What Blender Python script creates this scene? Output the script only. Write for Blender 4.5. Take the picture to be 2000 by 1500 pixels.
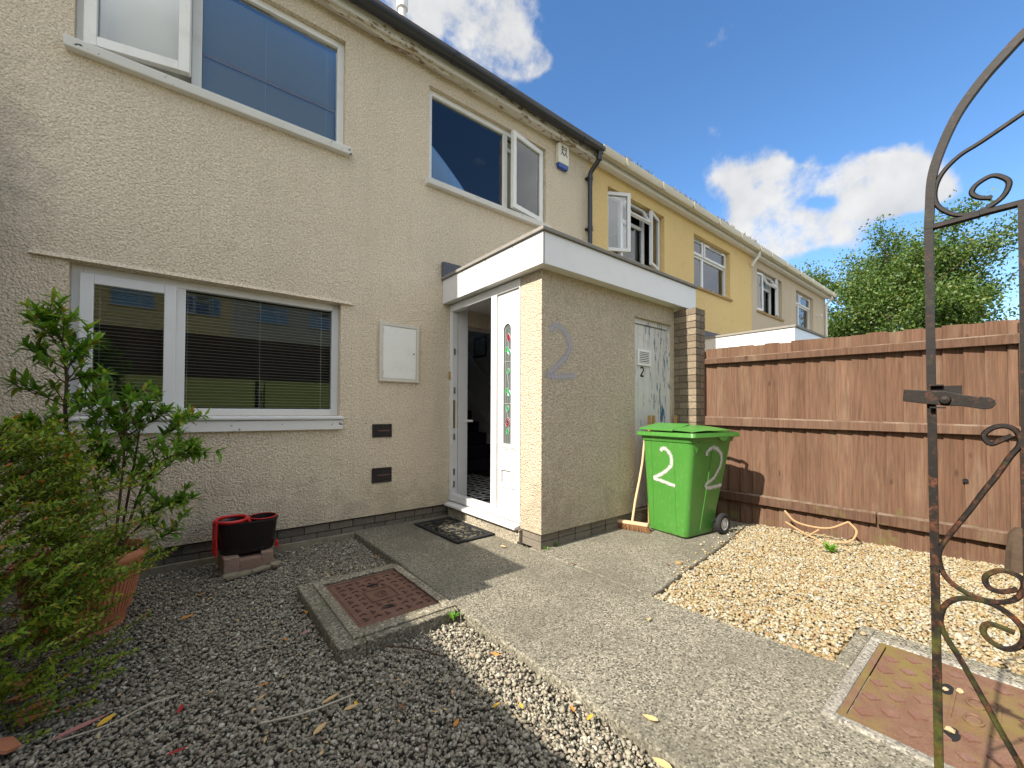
import bpy, math, random
import numpy as np
from mathutils import Vector, Matrix, noise as mnoise
from math import radians as R, sin, cos, pi, sqrt, tan

random.seed(7); rng = np.random.default_rng(7)
scene = bpy.context.scene
for o in list(bpy.data.objects): bpy.data.objects.remove(o)
COL = scene.collection

# ------------------------------------------------------------------ camera
cd = bpy.data.cameras.new("camera"); cam = bpy.data.objects.new("camera", cd); COL.objects.link(cam)
cd.sensor_width = 36.0; cd.lens = 802/2000*36.0; cd.shift_y = 41.4/2000.0
cd.clip_start = 0.02; cd.clip_end = 600
yaw, pit, rol = R(51.2), R(1.03), R(0.2)
fw = Vector((cos(yaw)*cos(pit), sin(yaw)*cos(pit), sin(pit)))
rt = Vector((sin(yaw), -cos(yaw), 0)); up = rt.cross(fw)
rt2 = rt*cos(rol) + up*sin(rol); up2 = -rt*sin(rol) + up*cos(rol)
cam.matrix_world = Matrix(((rt2.x, up2.x, -fw.x, 0), (rt2.y, up2.y, -fw.y, -4.1), (rt2.z, up2.z, -fw.z, 1.17), (0, 0, 0, 1)))
scene.camera = cam
scene.view_settings.view_transform = 'Standard'; scene.view_settings.look = 'None'
scene.view_settings.gamma = 1.0; scene.view_settings.use_curve_mapping = False
EXPOSURE = 2.25
scene.view_settings.exposure = EXPOSURE
SUN_EL, SUN_STRENGTH, SKY_STRENGTH = R(40.0), 2.0, 0.13

# ------------------------------------------------------------------ node helpers
def nd(nt, kind, ins=None, **props):
    n = nt.nodes.new(kind)
    for k, v in props.items(): setattr(n, k, v)
    for k, v in (ins or {}).items():
        s = n.inputs[k]
        if isinstance(v, bpy.types.NodeSocket): nt.links.new(v, s)
        elif isinstance(v, (tuple, list)) and len(v) == 3 and s.type == 'RGBA': s.default_value = (*v, 1)
        else: s.default_value = v
    return n
def mth(nt, op, a, b=0.0, c=None, clamp=False):
    ins = {0: a, 1: b}
    if c is not None: ins[2] = c
    return nd(nt, 'ShaderNodeMath', ins, operation=op, use_clamp=clamp).outputs[0]
def mixc(nt, f, a, b, mode='MIX'):
    n = nd(nt, 'ShaderNodeMix', {0: f, 6: a, 7: b}, data_type='RGBA', blend_type=mode)
    return n.outputs[2]
def ramp(nt, f, stops, interp='LINEAR'):
    n = nd(nt, 'ShaderNodeValToRGB', {0: f}); cr = n.color_ramp; cr.interpolation = interp
    while len(cr.elements) < len(stops): cr.elements.new(0.5)
    for e, (p, c) in zip(cr.elements, stops):
        e.position = p; e.color = (*c, 1) if len(c) == 3 else c
    return n.outputs[0]
def g(v): return (v, v, v)
def noise(nt, vec, scale, detail=3, rough=0.55, out=0):
    return nd(nt, 'ShaderNodeTexNoise', {'Vector': vec, 'Scale': scale, 'Detail': detail, 'Roughness': rough}).outputs[out]
def mapping(nt, vec, scale=(1, 1, 1), loc=(0, 0, 0), rot=(0, 0, 0)):
    return nd(nt, 'ShaderNodeMapping', {'Vector': vec, 'Scale': Vector(scale), 'Location': Vector(loc), 'Rotation': Vector(rot)}).outputs[0]
def newmat(name, rough=0.6, spec=0.4):
    m = bpy.data.materials.new(name); m.use_nodes = True
    nt = m.node_tree; b = nt.nodes['Principled BSDF']
    b.inputs['Roughness'].default_value = rough; b.inputs['Specular IOR Level'].default_value = spec
    return m, nt, b
def wpos(nt): return nd(nt, 'ShaderNodeNewGeometry').outputs['Position']
def opos(nt): return nd(nt, 'ShaderNodeTexCoord').outputs['Object']
def orand(nt): return nd(nt, 'ShaderNodeObjectInfo').outputs['Random']
def irand(nt): return nd(nt, 'ShaderNodeNewGeometry').outputs['Random Per Island']
def bump(nt, b, h, strength=0.5, dist=0.01):
    n = nd(nt, 'ShaderNodeBump', {'Height': h, 'Strength': strength, 'Distance': dist})
    nt.links.new(n.outputs[0], b.inputs['Normal'])
def setc(nt, b, s, key='Base Color'):
    if isinstance(s, bpy.types.NodeSocket): nt.links.new(s, b.inputs[key])
    else: b.inputs[key].default_value = (*s, 1) if isinstance(s, tuple) else s

# ------------------------------------------------------------------ world: sky with clouds, sun
world = bpy.data.worlds.new("World"); scene.world = world; world.use_nodes = True
wt = world.node_tree; wt.nodes.clear()
sky = nd(wt, 'ShaderNodeTexSky', sky_type='NISHITA', sun_disc=False, sun_elevation=SUN_EL, sun_rotation=R(-90.9), air_density=1.0, dust_density=0.25, ozone_density=2.2)
skyc = nd(wt, 'ShaderNodeHueSaturation', {'Hue': 0.502, 'Saturation': 1.20, 'Value': 0.394, 'Color': sky.outputs[0]}).outputs[0]
wdir = nd(wt, 'ShaderNodeTexCoord').outputs['Generated']
def dot(v): return nd(wt, 'ShaderNodeVectorMath', {0: wdir, 1: Vector(v)}, operation='DOT_PRODUCT').outputs['Value']
wn = nd(wt, 'ShaderNodeTexNoise', {'Vector': wdir, 'Scale': 7.0, 'Detail': 9.0, 'Roughness': 0.58, 'Distortion': 0.25})
wn2 = noise(wt, wdir, 2.6, 7, 0.55)
fx = mth(wt, 'MAXIMUM', dot((0.6266, 0.7793, 0)), 0.05)
gx = mth(wt, 'DIVIDE', dot((0.7793, -0.6266, 0)), fx)       # horizontal tangent from the bearing of the two cloud banks
gz = mth(wt, 'DIVIDE', dot((0, 0, 1)), fx)                  # tangent of their height above the horizon
CLOUDS = [(1440,345,62,40),(1525,335,62,50),(1500,405,80,55),(1600,375,90,48),(1690,335,150,56),(1775,325,95,52),(1700,390,120,34),
          (1570,455,110,40),(1640,430,90,38),(1480,460,85,45),(1450,500,80,40),(1820,360,60,30),
          (890,15,120,70),(965,75,85,62),(1020,120,68,42),(850,-60,170,90),(1040,95,40,30),(700,-160,260,120),(560,-380,300,110)]
GAPS = [(1568,292,16,34),(1605,388,34,13),(1730,445,100,30),(1415,425,34,40),(1650,505,70,30)]
best = None
for k_, (u, v, a, b) in enumerate(CLOUDS+GAPS):
    ex = mth(wt, 'MULTIPLY', mth(wt, 'SUBTRACT', gx, (u-1000)/802), 802/a)
    ez = mth(wt, 'MULTIPLY', mth(wt, 'SUBTRACT', gz, (804-v)/802), 802/b)
    d = mth(wt, 'ADD', mth(wt, 'MULTIPLY', ex, ex), mth(wt, 'MULTIPLY', ez, ez))
    d = mth(wt, 'POWER', 2.71828, mth(wt, 'MULTIPLY', d, -1.1))
    if k_ == len(CLOUDS): best = mth(wt, 'MINIMUM', best, 1.05)
    best = d if best is None else mth(wt, 'ADD' if k_ < len(CLOUDS) else 'SUBTRACT', best, d if k_ < len(CLOUDS) else mth(wt, 'MULTIPLY', d, 0.5))
front = mth(wt, 'GREATER_THAN', dot((0.6266, 0.7793, 0)), 0.06)
inview = nd(wt, 'ShaderNodeMapRange', {0: dot((0.6266, 0.7793, 0)), 1: 0.15, 2: 0.45}).outputs[0]
blob = mth(wt, 'MULTIPLY', best, front)
wnf = noise(wt, wdir, 24.0, 6, 0.6)
ragged = mth(wt, 'ADD', mth(wt, 'MULTIPLY', mth(wt, 'SUBTRACT', wn.outputs[0], 0.5), 2.5), mth(wt, 'MULTIPLY', mth(wt, 'SUBTRACT', wnf, 0.5), 1.1))
dens = mth(wt, 'ADD', blob, ragged)
cl1 = nd(wt, 'ShaderNodeMapRange', {0: dens, 1: 0.46, 2: 1.12, 3: 0.0, 4: 0.95}, interpolation_type='SMOOTHSTEP').outputs[0]
clear = mth(wt, 'MULTIPLY', nd(wt, 'ShaderNodeMapRange', {0: dot(Vector((0.28, -0.77, 0.57)).normalized()), 1: 0.90, 2: 0.965}, interpolation_type='SMOOTHSTEP').outputs[0], -1.5)   # the blue gap mirrored in the upstairs windows
# denser, brighter cloud added over the unseen sky to lift the ambient light
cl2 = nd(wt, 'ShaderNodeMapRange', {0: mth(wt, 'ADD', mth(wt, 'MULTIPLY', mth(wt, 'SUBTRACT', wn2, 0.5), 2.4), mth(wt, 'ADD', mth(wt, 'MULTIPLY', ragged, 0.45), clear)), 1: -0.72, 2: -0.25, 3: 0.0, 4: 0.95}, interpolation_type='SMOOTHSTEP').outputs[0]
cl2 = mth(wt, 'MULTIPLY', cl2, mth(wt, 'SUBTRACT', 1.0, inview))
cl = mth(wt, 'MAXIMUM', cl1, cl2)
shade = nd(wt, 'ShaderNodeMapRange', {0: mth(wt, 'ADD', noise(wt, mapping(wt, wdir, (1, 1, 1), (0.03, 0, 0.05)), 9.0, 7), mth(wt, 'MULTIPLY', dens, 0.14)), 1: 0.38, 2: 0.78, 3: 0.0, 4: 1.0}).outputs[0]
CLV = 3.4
cloudk = nd(wt, 'ShaderNodeMapRange', {0: inview, 1: 0.0, 2: 1.0, 3: 1.0, 4: 0.44}).outputs[0]  # dims the clouds in view; the added unseen ones stay brighter
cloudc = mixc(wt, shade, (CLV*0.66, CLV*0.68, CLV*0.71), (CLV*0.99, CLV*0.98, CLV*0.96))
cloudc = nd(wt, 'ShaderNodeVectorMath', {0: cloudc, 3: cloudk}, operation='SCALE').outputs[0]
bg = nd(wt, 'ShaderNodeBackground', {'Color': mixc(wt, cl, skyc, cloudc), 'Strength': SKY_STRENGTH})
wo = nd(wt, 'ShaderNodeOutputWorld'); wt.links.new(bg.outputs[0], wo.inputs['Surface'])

sl = bpy.data.lights.new("sun", 'SUN'); sl.energy = SUN_STRENGTH; sl.angle = R(0.53); sl.color = (1.0, 0.93, 0.82)
sun = bpy.data.objects.new("sun", sl); COL.objects.link(sun)
sun.rotation_euler = Vector((cos(SUN_EL), -0.015, -sin(SUN_EL))).to_track_quat('-Z', 'Y').to_euler()
sun.location = (-20, 0, 20)

# ------------------------------------------------------------------ materials
def roughcast(name, base, dirt, dirt_amt=0.35, grain=1.0):
    m, nt, b = newmat(name, 0.92, 0.15); p = wpos(nt)
    n1 = noise(nt, p, 66, 3, 0.6); n2 = noise(nt, p, 30, 2, 0.5)
    v = nd(nt, 'ShaderNodeTexVoronoi', {'Vector': p, 'Scale': 72.0}, feature='F1').outputs['Distance']
    h = mth(nt, 'ADD', mth(nt, 'MULTIPLY', n1, 0.9), mth(nt, 'ADD', mth(nt, 'MULTIPLY', n2, 0.7), mth(nt, 'MULTIPLY', v, -0.45)))
    f = nd(nt, 'ShaderNodeMapRange', {0: n1, 1: 0.33, 2: 0.68}).outputs[0]
    c = mixc(nt, f, tuple(x*0.70 for x in base), tuple(min(0.92, x*1.16) for x in base))
    big = noise(nt, p, 0.9, 6, 0.62); strk = noise(nt, mapping(nt, p, (4.5, 4.5, 0.45)), 1.3, 5, 0.6)
    st = nd(nt, 'ShaderNodeMapRange', {0: mth(nt, 'ADD', mth(nt, 'MULTIPLY', big, 0.6), mth(nt, 'MULTIPLY', strk, 0.4)), 1: 0.42, 2: 0.72, 3: 0.0, 4: dirt_amt}).outputs[0]
    c = mixc(nt, st, c, dirt)
    zc = nd(nt, 'ShaderNodeSeparateXYZ', {0: p}).outputs
    sp = mth(nt, 'ADD', nd(nt, 'ShaderNodeMapRange', {0: zc[2], 1: 0.75, 2: 0.12, 3: 0.0, 4: 0.30}).outputs[0], mth(nt, 'SUBTRACT', noise(nt, p, 5, 6, 0.65), 0.5))
    c = mixc(nt, nd(nt, 'ShaderNodeMapRange', {0: sp, 1: 0.08, 2: 0.34, 3: 0.0, 4: 0.5}).outputs[0], c, tuple(x*0.7 for x in dirt))
    dd = nd(nt, 'ShaderNodeVectorMath', {0: p, 1: Vector((-1.12, 0, 2.75))}, operation='SUBTRACT').outputs[0]
    dl = nd(nt, 'ShaderNodeVectorMath', {0: mapping(nt, dd, (1.5, 1, 0.9))}, operation='LENGTH').outputs['Value']
    c = mixc(nt, nd(nt, 'ShaderNodeMapRange', {0: mth(nt, 'ADD', dl, mth(nt, 'MULTIPLY', mth(nt, 'SUBTRACT', noise(nt, p, 6, 6, 0.65), 0.5), 1.0)), 1: 0.75, 2: 0.15, 3: 0.0, 4: 0.6}).outputs[0], c, (0.17, 0.155, 0.14))
    fine = nd(nt, 'ShaderNodeMapRange', {0: noise(nt, mapping(nt, p, (9, 9, 0.5)), 1.6, 6, 0.65), 1: 0.54, 2: 0.76, 3: 0.0, 4: 0.20}).outputs[0]
    c = mixc(nt, fine, c, tuple(x*0.8 for x in dirt))
    spots = nd(nt, 'ShaderNodeMapRange', {0: noise(nt, p, 9, 3, 0.5), 1: 0.73, 2: 0.78, 3: 0.0, 4: 0.45}).outputs[0]
    c = mixc(nt, spots, c, tuple(x*0.45 for x in base))
    setc(nt, b, c); bump(nt, b, h, 0.85*grain, 0.022)
    return m
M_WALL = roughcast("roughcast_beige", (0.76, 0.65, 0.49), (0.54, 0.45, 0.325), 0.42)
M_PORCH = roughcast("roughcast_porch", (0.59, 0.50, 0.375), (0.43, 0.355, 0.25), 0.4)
M_YELLOW = roughcast("roughcast_yellow", (0.95, 0.635, 0.29), (0.74, 0.49, 0.22), 0.3, 1.0)
M_TAUPE = roughcast("roughcast_taupe", (0.62, 0.52, 0.385), (0.42, 0.345, 0.25), 0.4, 0.6)

def upvc(name, col=(0.69, 0.69, 0.68), rough=0.28, dirt=0.12):
    m, nt, b = newmat(name, rough, 0.5); p = wpos(nt)
    f = nd(nt, 'ShaderNodeMapRange', {0: noise(nt, p, 6, 5, 0.65), 1: 0.5, 2: 0.75, 3: 0.0, 4: dirt}).outputs[0]
    setc(nt, b, mixc(nt, f, col, (0.42, 0.37, 0.28))); return m
M_UPVC = upvc("white_upvc"); M_UPVC2 = upvc("white_upvc_weathered", (0.74, 0.73, 0.69), 0.38, 0.3)
M_CREAMGUT = upvc("cream_gutter", (0.58, 0.52, 0.38), 0.4, 0.35)
def peeling(name, paint, under, thr=0.6, scale=22, stretch=(1, 1, 1)):
    m, nt, b = newmat(name, 0.55, 0.35); p = mapping(nt, wpos(nt), stretch)
    n = noise(nt, p, scale, 6, 0.62); n2 = noise(nt, p, scale*0.14, 3, 0.5)
    s = mth(nt, 'ADD', n, mth(nt, 'MULTIPLY', mth(nt, 'SUBTRACT', n2, 0.5), 0.6))
    f = nd(nt, 'ShaderNodeMapRange', {0: s, 1: thr, 2: thr+0.035}).outputs[0]
    tone = mixc(nt, noise(nt, wpos(nt), 5, 5, 0.6), tuple(x*0.80 for x in paint), paint)
    setc(nt, b, mixc(nt, f, tone, under)); bump(nt, b, mth(nt, 'SUBTRACT', 1.0, f), 0.4, 0.003)
    return m
M_SILL = peeling("peeling_sill_paint", (0.76, 0.75, 0.71), (0.06, 0.06, 0.07), 0.68, 26)
M_FASCIA = peeling("peeling_fascia_paint", (0.72, 0.69, 0.61), (0.27, 0.19, 0.11), 0.57, 16, (0.5, 1, 1.3))
M_OLDDOOR = peeling("flaking_door_paint", (0.70, 0.68, 0.64), (0.05, 0.13, 0.22), 0.585, 30, (1.7, 1, 0.2))
M_FLAP = peeling("paint_flap", (0.60, 0.55, 0.45), (0.38, 0.30, 0.21), 0.55, 14)

def glass(name, tint=(0.92, 0.95, 0.95), gloss=1.0):
    m = bpy.data.materials.new(name); m.use_nodes = True; nt = m.node_tree; nt.nodes.clear()
    fr = nd(nt, 'ShaderNodeFresnel', {'IOR': 1.5}).outputs[0]
    gl = nd(nt, 'ShaderNodeBsdfGlossy', {'Color': (*g(gloss), 1), 'Roughness': 0.0})
    tr = nd(nt, 'ShaderNodeBsdfTransparent', {'Color': (*tint, 1)})
    mx = nd(nt, 'ShaderNodeMixShader', {0: mth(nt, 'ADD', fr, 0.035, clamp=True), 1: tr.outputs[0], 2: gl.outputs[0]})
    o = nd(nt, 'ShaderNodeOutputMaterial'); nt.links.new(mx.outputs[0], o.inputs[0]); return m
M_GLASS = glass("window_glass")
def plain(name, col, rough=0.6, spec=0.4, metal=0.0, var=0.0, scale=20):
    m, nt, b = newmat(name, rough, spec); b.inputs['Metallic'].default_value = metal
    if var:
        f = noise(nt, wpos(nt), scale, 5, 0.6)
        setc(nt, b, mixc(nt, f, tuple(x*(1-var) for x in col), tuple(min(0.95, x*(1+var)) for x in col)))
    else: setc(nt, b, col)
    return m
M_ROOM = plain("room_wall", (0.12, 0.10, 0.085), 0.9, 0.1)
M_BLIND = plain("blind_slat", (0.82, 0.79, 0.70), 0.5)
M_HALLWALL = plain("hall_wall", (0.78, 0.77, 0.75), 0.9, 0.1)
M_WHITEPAINT = plain("white_gloss_paint", (0.78, 0.77, 0.74), 0.4, 0.4, 0, 0.05)
M_CARPET = plain("dark_stair_carpet", (0.045, 0.035, 0.05), 1.0, 0.05, 0, 0.5, 30)
M_DARK = plain("dark_void", (0.02, 0.02, 0.02), 0.9, 0.1)
M_BLACKPL = plain("black_gutter_plastic", (0.022, 0.024, 0.027), 0.33, 0.5, 0, 0.3, 12)
M_LEAD = plain("lead_flashing", (0.09, 0.095, 0.11), 0.6, 0.4, 0, 0.35, 14)
M_ROOFTILE = plain("roof_tile", (0.12, 0.10, 0.09), 0.85, 0.2, 0, 0.4, 9)
M_FELT = plain("grey_felt_trim", (0.24, 0.225, 0.20), 0.85, 0.2, 0, 0.3, 14)
M_BRASS = plain("brass", (0.62, 0.47, 0.16), 0.3, 0.5, 0.9)
M_STEEL = plain("steel_keep", (0.30, 0.30, 0.29), 0.4, 0.5, 0.8)
M_METER = upvc("meter_box_white", (0.74, 0.74, 0.70), 0.42, 0.3)
M_METERFR = upvc("meter_box_frame", (0.58, 0.55, 0.47), 0.5, 0.4)
M_VENT = plain("dark_airbrick", (0.030, 0.026, 0.024), 0.7, 0.3, 0, 0.5, 40)
M_VENTBR = plain("rusty_airbrick_bar", (0.13, 0.075, 0.055), 0.8, 0.3, 0, 0.4, 40)
M_ALARM = plain("alarm_cream", (0.74, 0.70, 0.58), 0.4)
M_ALARMB = plain("alarm_blue", (0.02, 0.07, 0.30), 0.25, 0.5)
M_BLACKINK = plain("black_print", (0.03, 0.03, 0.03), 0.6)
M_RUGW = plain("rug_white", (0.62, 0.62, 0.60), 0.95, 0.1)
M_RUGB = plain("rug_black", (0.025, 0.025, 0.028), 1.0, 0.1)
M_FRAMEBK = plain("picture_frame_black", (0.03, 0.03, 0.03), 0.4)
M_PICT = plain("picture_paper", (0.42, 0.38, 0.33), 0.5, 0.4, 0, 0.35, 9)
M_LEADLINE = plain("lead_came", (0.55, 0.56, 0.56), 0.4, 0.5, 0.6)
M_SGREEN = plain("stained_green", (0.015, 0.26, 0.07), 0.15, 0.6)
M_SRED = plain("stained_red", (0.20, 0.012, 0.022), 0.15, 0.6)
M_SGLASS = plain("obscure_glass", (0.10, 0.115, 0.105), 0.12, 0.6, 0, 0.5, 60)
M_TERRA = plain("terracotta", (0.46, 0.19, 0.105), 0.85, 0.2, 0, 0.28, 14)
M_SOIL = plain("potting_soil", (0.035, 0.024, 0.016), 1.0, 0.1, 0, 0.5, 60)
M_BUCKET = plain("black_bucket_plastic", (0.014, 0.011, 0.011), 0.22, 0.5)
M_RED = plain("red_bucket_plastic", (0.55, 0.014, 0.016), 0.32, 0.5, 0, 0.12, 30)
M_BROOMW = plain("broom_handle_wood", (0.60, 0.40, 0.24), 0.6, 0.3, 0, 0.15, 30)
M_BRISTLE = plain("broom_bristle", (0.20, 0.10, 0.045), 0.9, 0.2, 0, 0.5, 120)
M_STICK = plain("trestle_wood", (0.42, 0.25, 0.09), 0.7, 0.3, 0, 0.25, 30)
M_EDGING = plain("timber_edging", (0.23, 0.20, 0.14), 0.9, 0.2, 0, 0.45, 18)
M_RUBBER = plain("black_rubber", (0.020, 0.020, 0.021), 0.75, 0.3, 0, 0.3, 60)
M_MATGRIT = plain("mat_grit", (0.10, 0.092, 0.066), 0.95, 0.2, 0, 0.5, 60)
M_TYRE = plain("tyre_rubber", (0.018, 0.018, 0.018), 0.8, 0.3)
M_HUB = plain("grey_hub", (0.42, 0.42, 0.40), 0.5, 0.4, 0, 0.15, 40)
M_TAN = plain("dry_tan_stem", (0.36, 0.23, 0.12), 0.8, 0.2, 0, 0.3, 30)
M_TWIG = plain("dry_twig", (0.44, 0.38, 0.29), 0.9, 0.2, 0, 0.25, 50)
M_DTWIG = plain("dark_twig", (0.07, 0.038, 0.028), 0.9, 0.2)
M_BARK = plain("shrub_bark", (0.085, 0.058, 0.038), 0.9, 0.2, 0, 0.4, 60)
M_TRUNK = plain("tree_bark", (0.16, 0.12, 0.085), 0.95, 0.15, 0, 0.4, 8)
M_STONE = plain("loose_flint", (0.42, 0.31, 0.18), 0.75, 0.3, 0, 0.4, 40)
M_LOG = plain("weathered_log", (0.065, 0.045, 0.030), 0.9, 0.2, 0, 0.6, 18)

def brickmat(name, ramp_stops, dirt=(0.05, 0.045, 0.04), damt=0.45):
    m, nt, b = newmat(name, 0.9, 0.2); p = wpos(nt)
    c = ramp(nt, orand(nt), ramp_stops)
    n = noise(nt, p, 42, 5, 0.65)
    c = mixc(nt, nd(nt, 'ShaderNodeMapRange', {0: n, 1: 0.45, 2: 0.75, 3: 0, 4: damt}).outputs[0], c, dirt)
    c = mixc(nt, nd(nt, 'ShaderNodeMapRange', {0: noise(nt, p, 120, 2, 0.5), 1: 0.64, 2: 0.72, 3: 0, 4: 0.5}).outputs[0], c, (0.50, 0.46, 0.38))
    setc(nt, b, c); bump(nt, b, n, 0.6, 0.006); return m
M_PLBRICK = brickmat("grey_brown_plinth_brick", [(0, (0.16, 0.135, 0.11)), (0.5, (0.20, 0.17, 0.135)), (1, (0.13, 0.115, 0.10))])
M_PRBRICK = brickmat("buff_pier_brick", [(0, (0.2039, 0.1563, 0.1054)), (0.35, (0.2584, 0.2039, 0.1428)), (0.7, (0.1631, 0.1258, 0.0884)), (1, (0.2855, 0.2311, 0.1631))], (0.0578, 0.0476, 0.0374), 0.6)
M_RDBRICK = brickmat("old_loose_brick", [(0, (0.25, 0.15, 0.11)), (1, (0.30, 0.22, 0.16))], (0.11, 0.10, 0.08), 0.5)
M_MORTAR = plain("mortar", (0.12, 0.105, 0.085), 1.0, 0.1, 0, 0.35, 50)

def concrete(name, base, dark, light, sc=150.0, moss=0.0):
    m, nt, b = newmat(name, 0.93, 0.2); p = wpos(nt)
    v = nd(nt, 'ShaderNodeTexVoronoi', {'Vector': p, 'Scale': sc, 'Randomness': 1.0}, feature='F1')
    vr = nd(nt, 'ShaderNodeSeparateColor', {0: v.outputs['Color']}).outputs[0]
    n = noise(nt, p, sc*0.8, 3, 0.6)
    sel = mth(nt, 'ADD', mth(nt, 'MULTIPLY', vr, 0.62), mth(nt, 'MULTIPLY', n, 0.4))
    c = ramp(nt, sel, [(0.22, dark), (0.45, base), (0.62, base), (0.80, light)])
    big = noise(nt, p, 1.6, 6, 0.62)
    c = mixc(nt, nd(nt, 'ShaderNodeMapRange', {0: big, 1: 0.42, 2: 0.66, 3: 0.0, 4: 0.55}).outputs[0], c, tuple(x*0.52 for x in base))
    c = mixc(nt, nd(nt, 'ShaderNodeMapRange', {0: noise(nt, p, 7.0, 6, 0.7), 1: 0.62, 2: 0.74, 3: 0.0, 4: 0.4}).outputs[0], c, tuple(x*0.40 for x in base))
    if moss:
        c = mixc(nt, nd(nt, 'ShaderNodeMapRange', {0: noise(nt, p, 4.5, 6, 0.65), 1: 0.50, 2: 0.68, 3: 0.0, 4: moss}).outputs[0], c, (0.10, 0.095, 0.045))
    setc(nt, b, c); bump(nt, b, mth(nt, 'ADD', sel, mth(nt, 'MULTIPLY', noise(nt, p, 14, 4), 0.5)), 0.55, 0.006); return m
M_PATH = concrete("exposed_aggregate_concrete", (0.1979, 0.1800, 0.1350), (0.0511, 0.0480, 0.0372), (0.3719, 0.3419, 0.2700), 135)
M_KERB = concrete("mossy_concrete_kerb", (0.20, 0.18, 0.135), (0.06, 0.055, 0.045), (0.42, 0.38, 0.29), 110, 0.5)
M_KERB2 = concrete("pale_concrete_kerb", (0.2559, 0.2368, 0.1984), (0.1024, 0.0960, 0.0831), (0.3967, 0.3711, 0.3135), 120, 0.15)
M_KERB3 = concrete("worn_mortar_lip", (0.25, 0.22, 0.165), (0.08, 0.07, 0.055), (0.50, 0.45, 0.35), 110, 0.45)
M_STEP = concrete("step_concrete", (0.34, 0.30, 0.23), (0.14, 0.12, 0.09), (0.52, 0.47, 0.37), 90, 0.35)

def stones(name, stops, rough=0.8):
    m, nt, b = newmat(name, rough, 0.3); p = wpos(nt)
    c = ramp(nt, irand(nt), stops)
    n = noise(nt, p, 160, 3, 0.6)
    c = mixc(nt, nd(nt, 'ShaderNodeMapRange', {0: n, 1: 0.3, 2: 0.75}).outputs[0], mixc(nt, 1.0, c, g(0.72), 'MULTIPLY'), mixc(nt, 1.0, c, g(1.18), 'MULTIPLY'))
    setc(nt, b, c); return m
M_GREYST = stones("grey_gravel_stone", [(0, (0.1281, 0.1164, 0.0860)), (0.25, (0.2455, 0.2222, 0.1670)), (0.5, (0.3202, 0.2909, 0.2176)), (0.7, (0.2668, 0.2116, 0.1569)), (0.88, (0.3842, 0.3544, 0.2732)), (0.97, (0.4482, 0.4126, 0.3238)), (1, (0.5976, 0.5607, 0.4655))])
M_GOLDST = stones("golden_flint_stone", [(0, (0.2503, 0.1623, 0.0645)), (0.18, (0.3087, 0.2325, 0.1118)), (0.40, (0.3504, 0.2939, 0.1806)), (0.60, (0.3837, 0.3553, 0.2580)), (0.78, (0.2669, 0.1623, 0.0688)), (0.88, (0.4171, 0.4035, 0.3354)), (1, (0.1835, 0.1535, 0.0989))], 0.65)
M_EARTH = plain("grey_stone_dust", (0.085, 0.078, 0.065), 1.0, 0.1, 0, 0.4, 60)
M_SAND = plain("golden_sand_bed", (0.3000, 0.2100, 0.1050), 1.0, 0.1, 0, 0.3, 60)
M_LAWN = plain("lawn_grass", (0.085, 0.10, 0.028), 0.95, 0.1, 0, 0.35, 3)
M_ASPH = plain("pale_paving", (0.38, 0.345, 0.28), 0.9, 0.2, 0, 0.25, 10)

def rust(name, base, alt, moss=0.0):
    m, nt, b = newmat(name, 0.75, 0.35); p = wpos(nt)
    n = noise(nt, p, 11, 6, 0.65)
    c = mixc(nt, nd(nt, 'ShaderNodeMapRange', {0: n, 1: 0.35, 2: 0.65}).outputs[0], base, alt)
    c = mixc(nt, nd(nt, 'ShaderNodeMapRange', {0: noise(nt, p, 140, 3, 0.6), 1: 0.45, 2: 0.7, 3: 0, 4: 0.5}).outputs[0], c, tuple(x*0.5 for x in base))
    if moss: c = mixc(nt, nd(nt, 'ShaderNodeMapRange', {0: noise(nt, p, 3.5, 5, 0.6), 1: 0.44, 2: 0.62, 3: 0, 4: moss}).outputs[0], c, (0.16, 0.125, 0.03))
    setc(nt, b, c); bump(nt, b, noise(nt, p, 120, 3, 0.6), 0.4, 0.003); return m
M_RUST1 = rust("rusty_iron_cover", (0.125, 0.062, 0.042), (0.17, 0.092, 0.062))
M_RUST2 = rust("rusty_iron_cover_mossy", (0.1394, 0.0697, 0.0426), (0.1804, 0.1025, 0.0656), 0.75)
M_RUST2S = rust("worn_rust_stud", (0.1574, 0.0758, 0.0502), (0.1902, 0.1082, 0.0775))
M_RUST1S = rust("dark_rust_stud", (0.075, 0.036, 0.026), (0.10, 0.055, 0.04))
# gate: black paint, rust patches, moss low down
m, nt, b = newmat("gate_iron", 0.6, 0.3); p = wpos(nt); z = nd(nt, 'ShaderNodeSeparateXYZ', {0: p}).outputs[2]
c = mixc(nt, noise(nt, p, 30, 5, 0.6), (0.005, 0.0042, 0.004), (0.019, 0.0135, 0.0095))
rz = nd(nt, 'ShaderNodeMapRange', {0: z, 1: 1.6, 2: 0.95, 3: 0.0, 4: 0.11}).outputs[0]
c = mixc(nt, nd(nt, 'ShaderNodeMapRange', {0: mth(nt, 'ADD', noise(nt, p, 48, 6, 0.7), rz), 1: 0.60, 2: 0.74, 3: 0.0, 4: 0.85}).outputs[0], c, ramp(nt, noise(nt, p, 150, 3), [(0.3, (0.035, 0.014, 0.008)), (0.6, (0.13, 0.045, 0.019)), (0.8, (0.16, 0.12, 0.085))]))
mz = nd(nt, 'ShaderNodeMapRange', {0: z, 1: 0.95, 2: 0.55, 3: 0.0, 4: 0.26}).outputs[0]
c = mixc(nt, nd(nt, 'ShaderNodeMapRange', {0: mth(nt, 'ADD', noise(nt, p, 22, 5, 0.6), mz), 1: 0.62, 2: 0.84, 3: 0.0, 4: 0.8}).outputs[0], c, (0.062, 0.068, 0.012))
setc(nt, b, c); bump(nt, b, noise(nt, p, 90, 3, 0.6), 0.25, 0.002); M_GATE = m

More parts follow.
